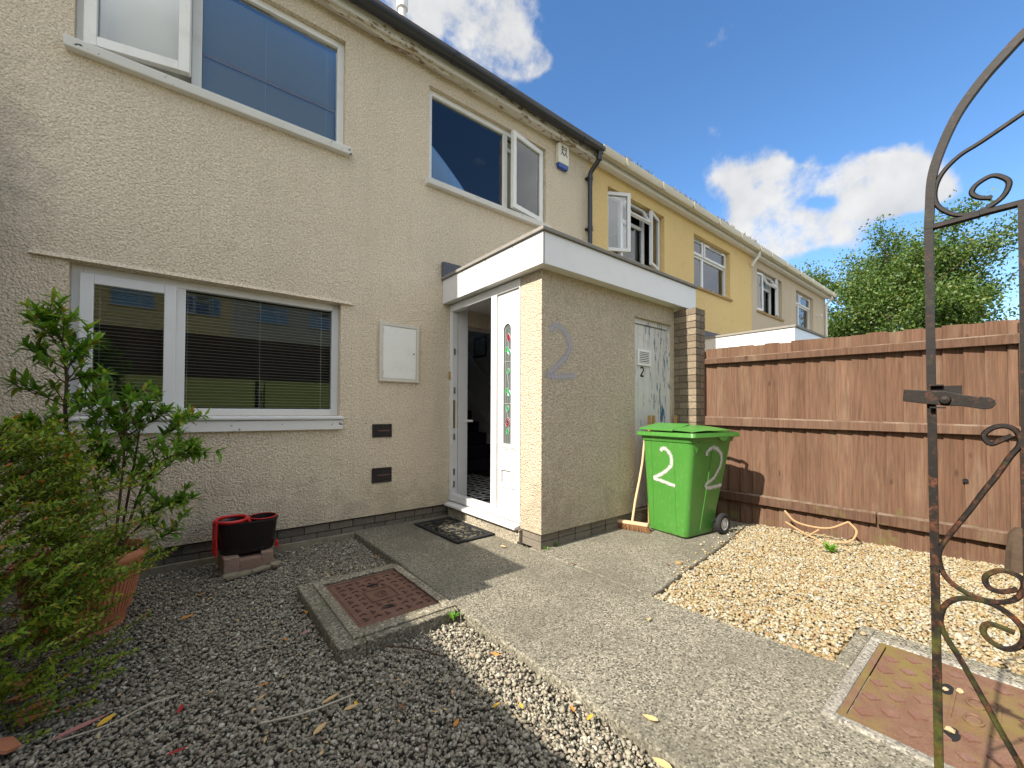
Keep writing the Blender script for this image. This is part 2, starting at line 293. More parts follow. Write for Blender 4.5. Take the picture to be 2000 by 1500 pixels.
def fencewood(name, base, rough=0.85):
    m, nt, b = newmat(name, rough, 0.2); p = wpos(nt); r = orand(nt)
    off = nd(nt, 'ShaderNodeCombineXYZ', {0: mth(nt, 'MULTIPLY', r, 37.0), 1: mth(nt, 'MULTIPLY', r, 11.0), 2: 0.0}).outputs[0]
    q = nd(nt, 'ShaderNodeVectorMath', {0: p, 1: off}, operation='ADD').outputs[0]
    grain = noise(nt, mapping(nt, q, (16, 16, 0.9)), 4.0, 6, 0.6)
    tone = mixc(nt, r, tuple(x*0.84 for x in base), (base[0]*1.14, base[1]*1.22, base[2]*1.28))
    c = mixc(nt, nd(nt, 'ShaderNodeMapRange', {0: grain, 1: 0.3, 2: 0.72}).outputs[0], mixc(nt, 1.0, tone, g(0.62), 'MULTIPLY'), mixc(nt, 1.0, tone, (1.2, 1.17, 1.1), 'MULTIPLY'))
    worn = nd(nt, 'ShaderNodeMapRange', {0: noise(nt, mapping(nt, q, (3, 3, 0.6)), 1.7, 6, 0.65), 1: 0.53, 2: 0.75, 3: 0, 4: 0.55}).outputs[0]
    c = mixc(nt, worn, c, (0.23, 0.165, 0.11))
    kn = nd(nt, 'ShaderNodeTexVoronoi', {'Vector': mapping(nt, q, (5.5, 5.5, 2.4)), 'Scale': 1.0}, feature='F1').outputs['Distance']
    c = mixc(nt, nd(nt, 'ShaderNodeMapRange', {0: kn, 1: 0.10, 2: 0.05, 3: 0, 4: 0.75}).outputs[0], c, tuple(x*0.35 for x in base))
    z = nd(nt, 'ShaderNodeSeparateXYZ', {0: p}).outputs[2]
    mo = mth(nt, 'ADD', noise(nt, p, 5, 6, 0.65), nd(nt, 'ShaderNodeMapRange', {0: z, 1: 0.45, 2: 0.05, 3: 0, 4: 0.16}).outputs[0])
    c = mixc(nt, nd(nt, 'ShaderNodeMapRange', {0: mo, 1: 0.68, 2: 0.80, 3: 0, 4: 0.6}).outputs[0], c, (0.13, 0.13, 0.04))
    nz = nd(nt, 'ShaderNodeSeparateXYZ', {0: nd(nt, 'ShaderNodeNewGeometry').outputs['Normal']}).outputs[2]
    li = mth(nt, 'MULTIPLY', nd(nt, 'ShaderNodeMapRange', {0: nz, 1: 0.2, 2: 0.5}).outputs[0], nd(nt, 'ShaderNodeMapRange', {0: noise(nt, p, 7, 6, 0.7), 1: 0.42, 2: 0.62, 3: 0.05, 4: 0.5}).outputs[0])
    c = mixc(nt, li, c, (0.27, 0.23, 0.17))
    setc(nt, b, c); bump(nt, b, grain, 0.35, 0.004); return m
M_FENCE = fencewood("stained_fence_board", (0.1391, 0.0755, 0.0482))
M_RAIL = fencewood("stained_fence_rail", (0.1183, 0.0650, 0.0427))
M_FARFENCE = fencewood("far_fence", (0.10, 0.058, 0.036))

m, nt, b = newmat("green_bin_plastic", 0.34, 0.5); p = wpos(nt)
c = mixc(nt, noise(nt, p, 3.5, 4, 0.6), (0.0468, 0.1871, 0.0262), (0.0686, 0.2246, 0.0374))
c = mixc(nt, nd(nt, 'ShaderNodeMapRange', {0: noise(nt, p, 5, 5, 0.6), 1: 0.62, 2: 0.78, 3: 0, 4: 0.5}).outputs[0], c, (0.16, 0.22, 0.06))
c = mixc(nt, nd(nt, 'ShaderNodeMapRange', {0: noise(nt, mapping(nt, p, (14, 14, 3), rot=(0.3, 0.2, 0)), 5.0, 7, 0.7), 1: 0.56, 2: 0.74, 3: 0.0, 4: 0.5}).outputs[0], c, (0.24, 0.34, 0.18))
zz = nd(nt, 'ShaderNodeSeparateXYZ', {0: p}).outputs[2]
dz = mth(nt, 'ADD', noise(nt, p, 26, 6, 0.7), nd(nt, 'ShaderNodeMapRange', {0: zz, 1: 0.14, 2: 0.0, 3: 0, 4: 0.22}).outputs[0])
c = mixc(nt, nd(nt, 'ShaderNodeMapRange', {0: dz, 1: 0.66, 2: 0.78, 3: 0, 4: 0.55}).outputs[0], c, (0.07, 0.05, 0.025))
setc(nt, b, c); M_BIN = m
def spray(name, col, hard=0.32, grainy=70, amax=1.0):
    m, nt, b = newmat(name, 0.8, 0.2); setc(nt, b, col)
    uv = nd(nt, 'ShaderNodeTexCoord').outputs['UV']; u = nd(nt, 'ShaderNodeSeparateXYZ', {0: uv}).outputs[0]
    edge = mth(nt, 'SUBTRACT', 1.0, mth(nt, 'ABSOLUTE', mth(nt, 'SUBTRACT', mth(nt, 'MULTIPLY', u, 2.0), 1.0)))
    a = mth(nt, 'ADD', edge, mth(nt, 'MULTIPLY', mth(nt, 'SUBTRACT', noise(nt, wpos(nt), grainy, 4, 0.65), 0.5), 1.5))
    nt.links.new(nd(nt, 'ShaderNodeMapRange', {0: a, 1: 0.08, 2: 0.08+hard*2, 3: 0.0, 4: amax}).outputs[0], b.inputs['Alpha']); return m
M_SPRAYW = spray("white_spray_paint", (0.60, 0.58, 0.54), 0.34, 90, 0.82)
M_SPRAYB = spray("grey_blue_spray_paint", (0.46, 0.46, 0.52), 0.55, 130, 0.8)

def leafmat(name, stops, trans=0.4, rough=0.42):
    m = bpy.data.materials.new(name); m.use_nodes = True; nt = m.node_tree; b = nt.nodes['Principled BSDF']
    r = mth(nt, 'FRACT', mth(nt, 'ADD', irand(nt), mth(nt, 'MULTIPLY', orand(nt), 3.7)))
    c = ramp(nt, r, stops)
    c = mixc(nt, noise(nt, wpos(nt), 30, 2), mixc(nt, 1.0, c, g(0.75), 'MULTIPLY'), mixc(nt, 1.0, c, g(1.2), 'MULTIPLY'))
    setc(nt, b, c); b.inputs['Roughness'].default_value = rough; b.inputs['Specular IOR Level'].default_value = 0.45
    t = nd(nt, 'ShaderNodeBsdfTranslucent', {'Color': mixc(nt, 1.0, c, (1.5, 1.5, 0.7), 'MULTIPLY')})
    mx = nd(nt, 'ShaderNodeMixShader', {0: trans, 1: b.outputs[0], 2: t.outputs[0]})
    nt.links.new(mx.outputs[0], nt.nodes['Material Output'].inputs[0]); return m
M_LEAF1 = leafmat("shrub_leaf", [(0, (0.07, 0.17, 0.022)), (0.4, (0.13, 0.27, 0.03)), (0.72, (0.21, 0.37, 0.045)), (0.90, (0.30, 0.42, 0.06)), (0.955, (0.30, 0.27, 0.04)), (1.0, (0.36, 0.19, 0.03))])
M_LEAF2 = leafmat("box_leaf", [(0, (0.085, 0.16, 0.014)), (0.35, (0.17, 0.27, 0.02)), (0.7, (0.25, 0.35, 0.028)), (0.90, (0.33, 0.36, 0.032)), (0.96, (0.42, 0.20, 0.03)), (1.0, (0.48, 0.14, 0.035))])
M_LEAFT = leafmat("tree_leaf", [(0, (0.035, 0.08, 0.014)), (0.5, (0.068, 0.125, 0.021)), (0.85, (0.115, 0.175, 0.034)), (1.0, (0.19, 0.19, 0.05))], 0.35, 0.5)
M_WEED = leafmat("weed_leaf", [(0, (0.09, 0.26, 0.02)), (1, (0.18, 0.36, 0.04))])
M_MOSS = plain("gutter_moss", (0.20, 0.155, 0.06), 1.0, 0.1, 0, 0.6, 30)
def deadleaf(name, col):
    m = plain(name, col, 0.75, 0.25, 0, 0.3, 60); return m
M_DL = {'orange': deadleaf("dead_leaf_orange", (0.46, 0.19, 0.035)), 'tan': deadleaf("dead_leaf_tan", (0.48, 0.33, 0.15)), 'yellow': deadleaf("dead_leaf_yellow", (0.56, 0.33, 0.04)),
        'red': deadleaf("dead_leaf_red", (0.30, 0.035, 0.035)), 'pink': deadleaf("dead_leaf_pink", (0.36, 0.16, 0.14)), 'brown': deadleaf("dead_leaf_brown", (0.16, 0.085, 0.04))}

# ------------------------------------------------------------------ mesh builder
class MB:
    def __init__(s): s.v = []; s.f = []; s.uv = None
    def add(s, vs, fs, M=None):
        o = len(s.v)
        s.v += [tuple(M @ Vector(p)) if M is not None else tuple(p) for p in vs]
        s.f += [tuple(i+o for i in f) for f in fs]; return s
    def box(s, x0, x1, y0, y1, z0, z1, M=None):
        return s.add([(x0,y0,z0),(x1,y0,z0),(x1,y1,z0),(x0,y1,z0),(x0,y0,z1),(x1,y0,z1),(x1,y1,z1),(x0,y1,z1)],
                     [(0,3,2,1),(4,5,6,7),(0,1,5,4),(1,2,6,5),(2,3,7,6),(3,0,4,7)], M)
    def quad(s, *p, M=None): return s.add(p, [tuple(range(len(p)))], M)
    def ring(s, x0, x1, z0, z1, w, y0, y1, M=None):       # a rectangular frame in the xz plane, pieces butted
        s.box(x0, x0+w, y0, y1, z0, z1, M); s.box(x1-w, x1, y0, y1, z0, z1, M)
        s.box(x0+w, x1-w, y0, y1, z0, z0+w, M); s.box(x0+w, x1-w, y0, y1, z1-w, z1, M); return s
    def tube(s, pts, r, n=6, cap=True, closed=False):
        pts = [Vector(p) for p in pts]; N = len(pts); o = len(s.v)
        rs = r if isinstance(r, (list, tuple)) else [r]*N
        prev = None
        for i, p in enumerate(pts):
            a = pts[(i-1) % N] if (closed or i > 0) else p; c = pts[(i+1) % N] if (closed or i < N-1) else p
            t = (c-a).normalized() if (c-a).length > 1e-9 else Vector((0, 0, 1))
            if prev is None:
                ref = Vector((0, 0, 1)) if abs(t.z) < 0.9 else Vector((1, 0, 0))
                u = t.cross(ref).normalized()
            else:
                u = prev - t*prev.dot(t); u = u.normalized() if u.length > 1e-6 else t.orthogonal().normalized()
            prev = u; w = t.cross(u)
            for k in range(n):
                an = 2*pi*(k+0.5)/n
                s.v.append(tuple(p + (u*cos(an)+w*sin(an))*rs[i]))
        M_ = N if closed else N-1
        for i in range(M_):
            for k in range(n):
                j = (i+1) % N
                s.f.append((o+i*n+k, o+i*n+(k+1) % n, o+j*n+(k+1) % n, o+j*n+k))
        if cap and not closed:
            s.f.append(tuple(o+k for k in range(n))[::-1]); s.f.append(tuple(o+(N-1)*n+k for k in range(n)))
        return s
    def lathe(s, prof, n=24, c=(0, 0, 0), M=None):
        o = len(s.v)
        for (r, z) in prof:
            for k in range(n):
                a = 2*pi*k/n; p = Vector((c[0]+r*cos(a), c[1]+r*sin(a), c[2]+z))
                s.v.append(tuple(M @ p) if M is not None else tuple(p))
        for i in range(len(prof)-1):
            for k in range(n):
                s.f.append((o+i*n+k, o+i*n+(k+1) % n, o+(i+1)*n+(k+1) % n, o+(i+1)*n+k))
        return s
    def prism(s, poly, h0, h1, M=None):                   # poly (x,y) extruded along z
        n = len(poly)
        vs = [(x, y, h0) for x, y in poly]+[(x, y, h1) for x, y in poly]
        fs = [tuple(range(n))[::-1], tuple(range(n, 2*n))]+[(i, (i+1) % n, n+(i+1) % n, n+i) for i in range(n)]
        return s.add(vs, fs, M)
    def loft(s, rings, cap=True):
        o = len(s.v); n = len(rings[0])
        for r in rings: s.v += [tuple(p) for p in r]
        for i in range(len(rings)-1):
            for k in range(n): s.f.append((o+i*n+k, o+i*n+(k+1) % n, o+(i+1)*n+(k+1) % n, o+(i+1)*n+k))
        if cap: s.f.append(tuple(o+k for k in range(n))[::-1]); s.f.append(tuple(o+(len(rings)-1)*n+k for k in range(n)))
        return s
    def mesh(s, name):
        me = bpy.data.meshes.new(name); me.from_pydata(s.v, [], s.f)
        if s.uv:
            l = me.uv_layers.new()
            for poly in me.polygons:
                for li in poly.loop_indices: l.data[li].uv = s.uv[me.loops[li].vertex_index]
        me.update(); return me

def WM(o):
    m = o.matrix_basis
    return (WM(o.parent) @ o.matrix_parent_inverse @ m) if o.parent else m
def attach(o, parent, local=False):
    o.parent = parent
    if not local: o.matrix_parent_inverse = WM(parent).inverted()
def props(o, label=None, cat=None, group=None, kind=None):
    if label: o['label'] = label
    if cat: o['category'] = cat
    if group: o['group'] = group
    if kind: o['kind'] = kind
    return o
def add(name, mb, mat, parent=None, local=False, smooth=False, bevel=0.0, label=None, cat=None, group=None, kind=None):
    me = mb if isinstance(mb, bpy.types.Mesh) else mb.mesh(name)
    if not me.materials: me.materials.append(mat)
    if smooth:
        me.polygons.foreach_set('use_smooth', [True]*len(me.polygons))
        if smooth != 'all': me.set_sharp_from_angle(angle=R(38))
    o = bpy.data.objects.new(name, me); COL.objects.link(o)
    if parent is not None: attach(o, parent, local)
    if bevel:
        bm = o.modifiers.new('bevel', 'BEVEL'); bm.width = bevel; bm.segments = 2; bm.limit_method = 'ANGLE'; bm.angle_limit = R(40)
    return props(o, label, cat, group, kind)
def empty(name, loc, label, cat, group=None, rz=0.0):
    o = bpy.data.objects.new(name, None); o.empty_display_size = 0.1; COL.objects.link(o)
    o.location = loc; o.rotation_euler = (0, 0, rz); return props(o, label, cat, group)
def copy_tree(o, parent=None):
    c = o.copy(); COL.objects.link(c)
    if parent is not None: c.parent = parent
    for ch in list(o.children): copy_tree(ch, c)
    return c
def smooth_curve(pts, sub=5):
    P = [Vector(p) for p in pts]; out = []
    for i in range(len(P)-1):
        p0 = P[i-1] if i > 0 else P[i]*2-P[i+1]; p1, p2 = P[i], P[i+1]; p3 = P[i+2] if i+2 < len(P) else P[i+1]*2-P[i]
        for k in range(sub):
            t = k/sub
            out.append(0.5*((2*p1)+(p2-p0)*t+(2*p0-5*p1+4*p2-p3)*t*t+(3*p1-p0-3*p2+p3)*t**3))
    out.append(P[-1]); return out
def ribbon(pts, n, w, sub=6):                             # a flat painted stroke lying on a surface with normal n
    P = smooth_curve(pts, sub); n = Vector(n).normalized(); mb = MB(); mb.uv = []
    for i, p in enumerate(P):
        t = (P[min(i+1, len(P)-1)]-P[max(i-1, 0)]).normalized(); sdir = n.cross(t).normalized()
        ww = w*(1.0+0.12*sin(i*1.7))
        mb.v += [tuple(p-sdir*ww), tuple(p+sdir*ww)]; mb.uv += [(0.0, i/8), (1.0, i/8)]
        if i: k = len(mb.v); mb.f.append((k-4, k-3, k-1, k-2))
    return mb

# ------------------------------------------------------------------ ground, path
GZ = -0.085
mb = MB().quad((-60, -70, GZ-0.02), (90, -70, GZ-0.02), (90, 80, GZ-0.02), (-60, 80, GZ-0.02))
add('ground', mb, M_EARTH, kind='structure')
lb = MB()
for (ya, za, yb2, zb) in ((-7.2, GZ-0.012, -8.6, 0.15), (-8.6, 0.15, -13.6, 2.35), (-13.6, 2.35, -60, 2.9)): lb.quad((-40, yb2, zb), (50, yb2, zb), (50, ya, za), (-40, ya, za))
add('lawn_bank', lb, M_LAWN, kind='structure')
add('pavement', MB().box(-30, 40, -7.2, -5.6, GZ-0.3, GZ+0.03), M_ASPH, kind='structure')
pm = MB()
def slabpoly(poly): pm.prism(poly, -0.14, 0.0)
slabpoly([(1.31, -6.0), (2.42, -6.0), (2.42, -3.53), (2.39, -3.1), (2.36, -2.6), (2.36, -1.50), (2.42, 0.06), (1.33, 0.06), (1.335, -1.0), (1.305, -2.0), (1.30, -2.6), (1.305, -3.1)])
slabpoly([(2.361, -2.598), (2.9, -2.52), (3.5, -2.45), (4.1, -2.36), (4.7, -2.25), (4.7, -1.40), (2.361, -1.40)])
add('path', pm, M_PATH, kind='structure', bevel=0.012)

# ------------------------------------------------------------------ gravel (one heap of real stones each)
ico = []
t_ = (1+sqrt(5))/2
for a, b_, c_ in [(-1,t_,0),(1,t_,0),(-1,-t_,0),(1,-t_,0),(0,-1,t_),(0,1,t_),(0,-1,-t_),(0,1,-t_),(t_,0,-1),(t_,0,1),(-t_,0,-1),(-t_,0,1)]: ico.append((a,b_,c_))
ICO = np.array(ico)/np.linalg.norm(ico[0])
ICOF = np.array([(0,11,5),(0,5,1),(0,1,7),(0,7,10),(0,10,11),(1,5,9),(5,11,4),(11,10,2),(10,7,6),(7,1,8),(3,9,4),(3,4,2),(3,2,6),(3,6,8),(3,8,9),(4,9,5),(2,4,11),(6,2,10),(8,6,7),(9,8,1)])
def heap(name, pts, zs, size, mat, flat=0.6, jit=0.22):
    n = len(pts)
    sz = size*np.exp(rng.normal(0, 0.24, n))
    sc = np.stack([sz*rng.uniform(0.8, 1.35, n), sz*rng.uniform(0.65, 1.05, n), sz*rng.uniform(0.45, 0.9, n)*flat/0.6*0.9], 1)*0.5
    v = ICO[None]*(1+rng.normal(0, jit, (n, 12, 1)))
    v = v*sc[:, None, :]
    a = rng.uniform(0, 2*pi, n); tl = rng.normal(0, 0.38, n); t2 = rng.normal(0, 0.38, n)
    ca, sa = np.cos(a)[:, None], np.sin(a)[:, None]
    ct, st = np.cos(tl)[:, None], np.sin(tl)[:, None]
    y, z = v[..., 1]*ct-v[..., 2]*st, v[..., 1]*st+v[..., 2]*ct
    ct, st = np.cos(t2)[:, None], np.sin(t2)[:, None]
    x, z = v[..., 0]*ct+z*st, -v[..., 0]*st+z*ct
    X, Y = x*ca-y*sa, x*sa+y*ca
    co = np.stack([X+pts[:, 0:1], Y+pts[:, 1:2], z+zs[:, None]], 2).reshape(-1, 3)
    fa = (ICOF[None]+12*np.arange(n)[:, None, None]).reshape(-1)
    me = bpy.data.meshes.new(name); me.vertices.add(len(co)); me.vertices.foreach_set('co', co.astype(np.float32).ravel())
    nf = n*20; me.loops.add(nf*3); me.loops.foreach_set('vertex_index', fa.astype(np.int32))
    me.polygons.add(nf); me.polygons.foreach_set('loop_start', np.arange(0, nf*3, 3, dtype=np.int32)); me.polygons.foreach_set('loop_total', np.full(nf, 3, np.int32))
    me.update(calc_edges=True); me.validate()
    return add(name, me, mat, kind='stuff')
def grid_pts(x0, x1, y0, y1, sp):
    gx_, gy_ = np.meshgrid(np.arange(x0, x1, sp), np.arange(y0, y1, sp)); p = np.stack([gx_.ravel(), gy_.ravel()], 1)
    return p+rng.uniform(-0.55, 0.55, p.shape)*sp
p = np.concatenate([grid_pts(-0.95, 1.32, -3.75, 0.0, 0.0132), grid_pts(-0.95, 1.32, -3.75, 0.0, 0.022)])
edge = 1.33-0.012
keep = (p[:, 0] < edge-0.025*np.clip((-p[:, 1]-1.0)/1.2, 0, 1)) & ~((p[:, 0] > 0.61) & (p[:, 1] < -1.03) & (p[:, 1] > -2.01)) & (p[:, 1] < 0.0)
keep &= (p[:, 0]*0.62 + (p[:, 1]+4.1)*0.78 > 0.75)
p = p[keep]
und = np.array([mnoise.noise((a*2.2, b*2.2, 0)) for a, b in p])*0.012
zz_ = np.where(np.arange(len(p)) % 5 == 0, -0.050, -0.064)+und+rng.uniform(-0.006, 0.006, len(p))
zz_ += 0.03*np.clip((-p[:, 1]-2.0)/1.2, 0, 1)*np.clip((p[:, 0]-0.6)/0.7, 0, 1)
heap('grey_gravel', p, zz_, 0.0158, M_GREYST, 0.62, 0.27)
p = np.concatenate([grid_pts(2.36, 5.05, -4.25, -1.9, 0.0172), grid_pts(2.36, 5.05, -4.25, -1.9, 0.026)])
bx = np.interp(p[:, 1], [-3.53, -3.1, -2.6], [2.42, 2.39, 2.36]); by = np.interp(p[:, 0], [2.36, 2.9, 3.5, 4.1, 4.7], [-2.6, -2.52, -2.45, -2.36, -2.25])
keep = (p[:, 0] > bx+0.01) & (p[:, 1] < by-0.005) & ~((p[:, 0] < 2.97) & (p[:, 1] < -3.51)) & (p[:, 0] < 4.74-(p[:, 1]+1.8)*0.142)
p = p[keep]
und = np.array([mnoise.noise((a*2.0, b*2.0, 5)) for a, b in p])*0.012
spread = rng.random(len(p))
heap('golden_gravel', p, -0.022+und+rng.uniform(-0.01, 0.008, len(p)), 0.0225, M_GOLDST, 0.55, 0.2)
ex = np.stack([rng.uniform(2.8, 4.5, 60), np.zeros(60)], 1); ex[:, 1] = np.interp(ex[:, 0], [2.36, 2.9, 3.5, 4.1, 4.7], [-2.6, -2.52, -2.45, -2.36, -2.25])+np.abs(rng.normal(0, 0.05, 60))
heap('strewn_gravel', ex, np.full(60, 0.008), 0.022, M_GOLDST, 0.55)
add('gravel_bed', MB().prism([(2.37, -2.6), (4.7, -2.26), (5.08, -4.3), (2.43, -4.3)], GZ, -0.04), M_SAND, kind='structure')

# ------------------------------------------------------------------ houses
HW = 5.97
def wall_holes(mb, x0, x1, z0, z1, holes, depth=0.10, y=0.0):
    xs = sorted({x0, x1, *[h[0] for h in holes], *[h[1] for h in holes]}); zs = sorted({z0, z1, *[h[2] for h in holes], *[h[3] for h in holes]})
    for i in range(len(xs)-1):
        for j in range(len(zs)-1):
            cx_, cz_ = (xs[i]+xs[i+1])/2, (zs[j]+zs[j+1])/2
            if any(h[0] < cx_ < h[1] and h[2] < cz_ < h[3] for h in holes): continue
            mb.quad((xs[i], y, zs[j]), (xs[i+1], y, zs[j]), (xs[i+1], y, zs[j+1]), (xs[i], y, zs[j+1]))
    for (a, b, c, d) in holes:
        e = y+depth
        mb.quad((a, y, c), (a, e, c), (a, e, d), (a, y, d)); mb.quad((b, y, c), (b, y, d), (b, e, d), (b, e, c))
        mb.quad((a, y, d), (a, e, d), (b, e, d), (b, y, d)); mb.quad((a, y, c), (b, y, c), (b, e, c), (a, e, c))
    return mb
def window(house, x0, x1, z0, z1, mull=(), trans=(), panes=(), rec=0.06, fw_=0.06, mat=None, sill=None, blind=None, room=(0.55, 2.6), curtain=None):
    mat = mat or M_UPVC
    mb = MB().ring(x0, x1, z0, z1, fw_, rec, rec+0.065)
    for x in mull: mb.box(x-0.033, x+0.033, rec+0.003, rec+0.062, z0+fw_, z1-fw_)
    for (xa, xb, z) in trans: mb.box(xa, xb, rec+0.006, rec+0.059, z-0.028, z+0.028)
    w = add('window', mb, mat, house, True, bevel=0.004)
    for (a, b, c, d, hinge, ang, sw) in panes:
        M = None; y = rec+0.03
        if sw:
            if hinge == 'L': M = Matrix.Translation((a, rec-0.004, 0)) @ Matrix.Rotation(-R(ang), 4, 'Z') @ Matrix.Translation((-a, -(rec-0.004), 0))
            if hinge == 'R': M = Matrix.Translation((b, rec-0.004, 0)) @ Matrix.Rotation(R(ang), 4, 'Z') @ Matrix.Translation((-b, -(rec-0.004), 0))
            if hinge == 'T': M = Matrix.Translation((0, rec-0.004, d)) @ Matrix.Rotation(-R(ang), 4, 'X') @ Matrix.Translation((0, -(rec-0.004), -d))
            s = MB().ring(a, b, c, d, sw, rec-0.028, rec+0.024, M)
            so = add('sash', s, mat, w, True, bevel=0.004)
            gm = MB().box(a+sw, b-sw, rec-0.004, rec+0.002, c+sw, d-sw, M)
        else: gm = MB().box(a, b, y, y+0.006, c, d)
        add('pane', gm, M_GLASS, w, True)
    if sill:
        proj_, zt, hgt, mt = sill
        sm = MB()
        sm.add([(x0-0.04, -proj_, zt-0.012), (x1+0.05, -proj_, zt-0.012), (x1+0.05, rec, zt), (x0-0.04, rec, zt), (x0-0.04, -proj_*0.8, zt-hgt), (x1+0.05, -proj_*0.8, zt-hgt), (x1+0.05, rec, zt-hgt), (x0-0.04, rec, zt-hgt)],
               [(0, 1, 2, 3), (7, 6, 5, 4), (0, 4, 5, 1), (1, 5, 6, 2), (2, 6, 7, 3), (3, 7, 4, 0)])
        add('sill', sm, mt, w, True, bevel=0.006)
    # the room behind
    rd = room[1]; y0 = rec+0.07
    rm = MB(); a, b, c, d = x0-0.4, x1+0.4, z0-0.7, z1+0.25
    rm.quad((a, y0+rd, c), (b, y0+rd, c), (b, y0+rd, d), (a, y0+rd, d)); rm.quad((a, y0, c), (a, y0+rd, c), (a, y0+rd, d), (a, y0, d)); rm.quad((b, y0, c), (b, y0+rd, c), (b, y0+rd, d), (b, y0, d))
    rm.quad((a, y0, d), (b, y0, d), (b, y0+rd, d), (a, y0+rd, d)); rm.quad((a, y0, c), (b, y0, c), (b, y0+rd, c), (a, y0+rd, c))
    rm.ring(a, b, c, d, 0.0, y0, y0+0.001) if False else None
    for (qa, qb, qc, qd) in ((a, x0, c, d), (x1, b, c, d), (x0, x1, c, z0), (x0, x1, z1, d)):
        rm.quad((qa, y0, qc), (qb, y0, qc), (qb, y0, qd), (qa, y0, qd))
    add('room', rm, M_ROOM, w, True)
    if blind:
        pitch, tilt, yb = blind; bm_ = MB(); z = z0+fw_+0.01; zt = z1-fw_
        while z < zt:
            hw = 0.0125 if abs(tilt) > 0.4 else 0.008
            bm_.add([(x0+fw_, yb-hw, z-hw*tilt), (x1-fw_, yb-hw, z-hw*tilt), (x1-fw_, yb+hw, z+hw*tilt), (x0+fw_, yb+hw, z+hw*tilt), (x0+fw_, yb, z+0.0035), (x1-fw_, yb, z+0.0035)], [(0, 1, 5, 4), (4, 5, 2, 3), (3, 2, 1, 0)]); z += pitch
        nl = max(2, int((x1-x0)/0.5))
        for i in range(nl+1):
            x = x0+fw_+0.08+(x1-x0-2*fw_-0.16)*i/nl; bm_.box(x-0.0015, x+0.0015, yb-0.014, yb-0.011, z0+fw_, zt)
        add('blind', bm_, M_BLIND, w, True, kind='stuff')
    if curtain:
        cm = MB(); xa, xb = x0+fw_, x1-fw_; n = 60
        for k in range(n):
            xA, xB = xa+(xb-xa)*k/n, xa+(xb-xa)*(k+1)/n
            cm.quad((xA, rec+0.16+0.02*sin(k*1.1), z0), (xB, rec+0.16+0.02*sin((k+1)*1.1), z0), (xB, rec+0.16+0.02*sin((k+1)*1.1), z1), (xA, rec+0.16+0.02*sin(k*1.1), z1))
        add('net_curtain', cm, curtain, w, True)
    return w
M_NET = plain("net_curtain", (0.72, 0.75, 0.76), 0.9, 0.1)
M_NETB = plain("pale_blue_blind", (0.56, 0.66, 0.74), 0.9, 0.1)
def shell(house, wallmat, holes, z0=0.135, ztop=5.12, back=()):
    mb = wall_holes(MB(), 0, HW, z0, ztop, holes)
    mb.quad((0, 0, z0), (0, 8, z0), (0, 8, ztop), (0, 4, 7.4), (0, 0, ztop)); mb.quad((HW, 0, z0), (HW, 0, ztop), (HW, 4, 7.4), (HW, 8, ztop), (HW, 8, z0))
    wall_holes(mb, 0, HW, 0.0, ztop, list(back), 0.08, 8.0); mb.quad((0, 0, z0), (HW, 0, z0), (HW, 0.06, z0), (0, 0.06, z0))
    add('wall', mb, wallmat, house, True)
    rf = MB(); rf.add([(0, -0.24, 5.10), (HW, -0.24, 5.10), (HW, 4, 7.48), (0, 4, 7.48), (0, 8.25, 5.05), (HW, 8.25, 5.05), (0, -0.24, 5.16), (HW, -0.24, 5.16), (HW, 4, 7.54), (0, 4, 7.54), (0, 8.25, 5.11), (HW, 8.25, 5.11)],
                      [(0, 1, 2, 3), (3, 2, 5, 4), (6, 7, 8, 9), (9, 8, 11, 10), (0, 1, 7, 6), (4, 5, 11, 10), (0, 6, 9, 3), (3, 9, 10, 4), (1, 7, 8, 2), (2, 8, 11, 5)])
    add('roof', rf, M_ROOFTILE, house, True)
def gutter(house, mat, x0, x1, zc, yc, r, straps, square=False):
    mb = MB(); n = 12; prof = []
    if square: prof = [(-r, 0.05), (-r*0.95, -0.02), (-r*0.6, -0.06), (r*0.6, -0.06), (r, -0.02), (r, 0.05), (r-0.006, 0.05), (r-0.008, -0.015), (-r*0.55, -0.05), (-r*0.86, -0.015), (-r+0.006, 0.05)]
    else:
        prof = [(r*cos(pi+pi*k/n), r*sin(pi+pi*k/n)) for k in range(n+1)] + [((r-0.005)*cos(2*pi-pi*k/n), (r-0.005)*sin(2*pi-pi*k/n)) for k in range(n+1)]
    mb.loft([[(x, yc+a, zc+b) for a, b in prof] for x in (x0, x1)])
    gt = add('gutter', mb, mat, house, True, smooth=True)
    for x in straps:
        sm = MB()
        if square: sm.box(x-0.025, x+0.025, yc-r-0.006, yc-r+0.0, zc-0.0605, zc+0.056); sm.box(x-0.025, x+0.025, yc-r*0.95, yc+r*0.7, zc-0.068, zc-0.061)
        else:
            rr = r+0.006; pr = [(rr*cos(pi+pi*k/n), rr*sin(pi+pi*k/n)) for k in range(n+1)]
            sm.loft([[(x+dx, yc+a, zc+b) for a, b in pr+[(rr, 0.012), (-rr, 0.012)]] for dx in (-0.035, 0.035)])
        add('gutter_union', sm, mat, gt, True)
    return gt

HOUSES_GROUP = "two storey terraced houses of one row"
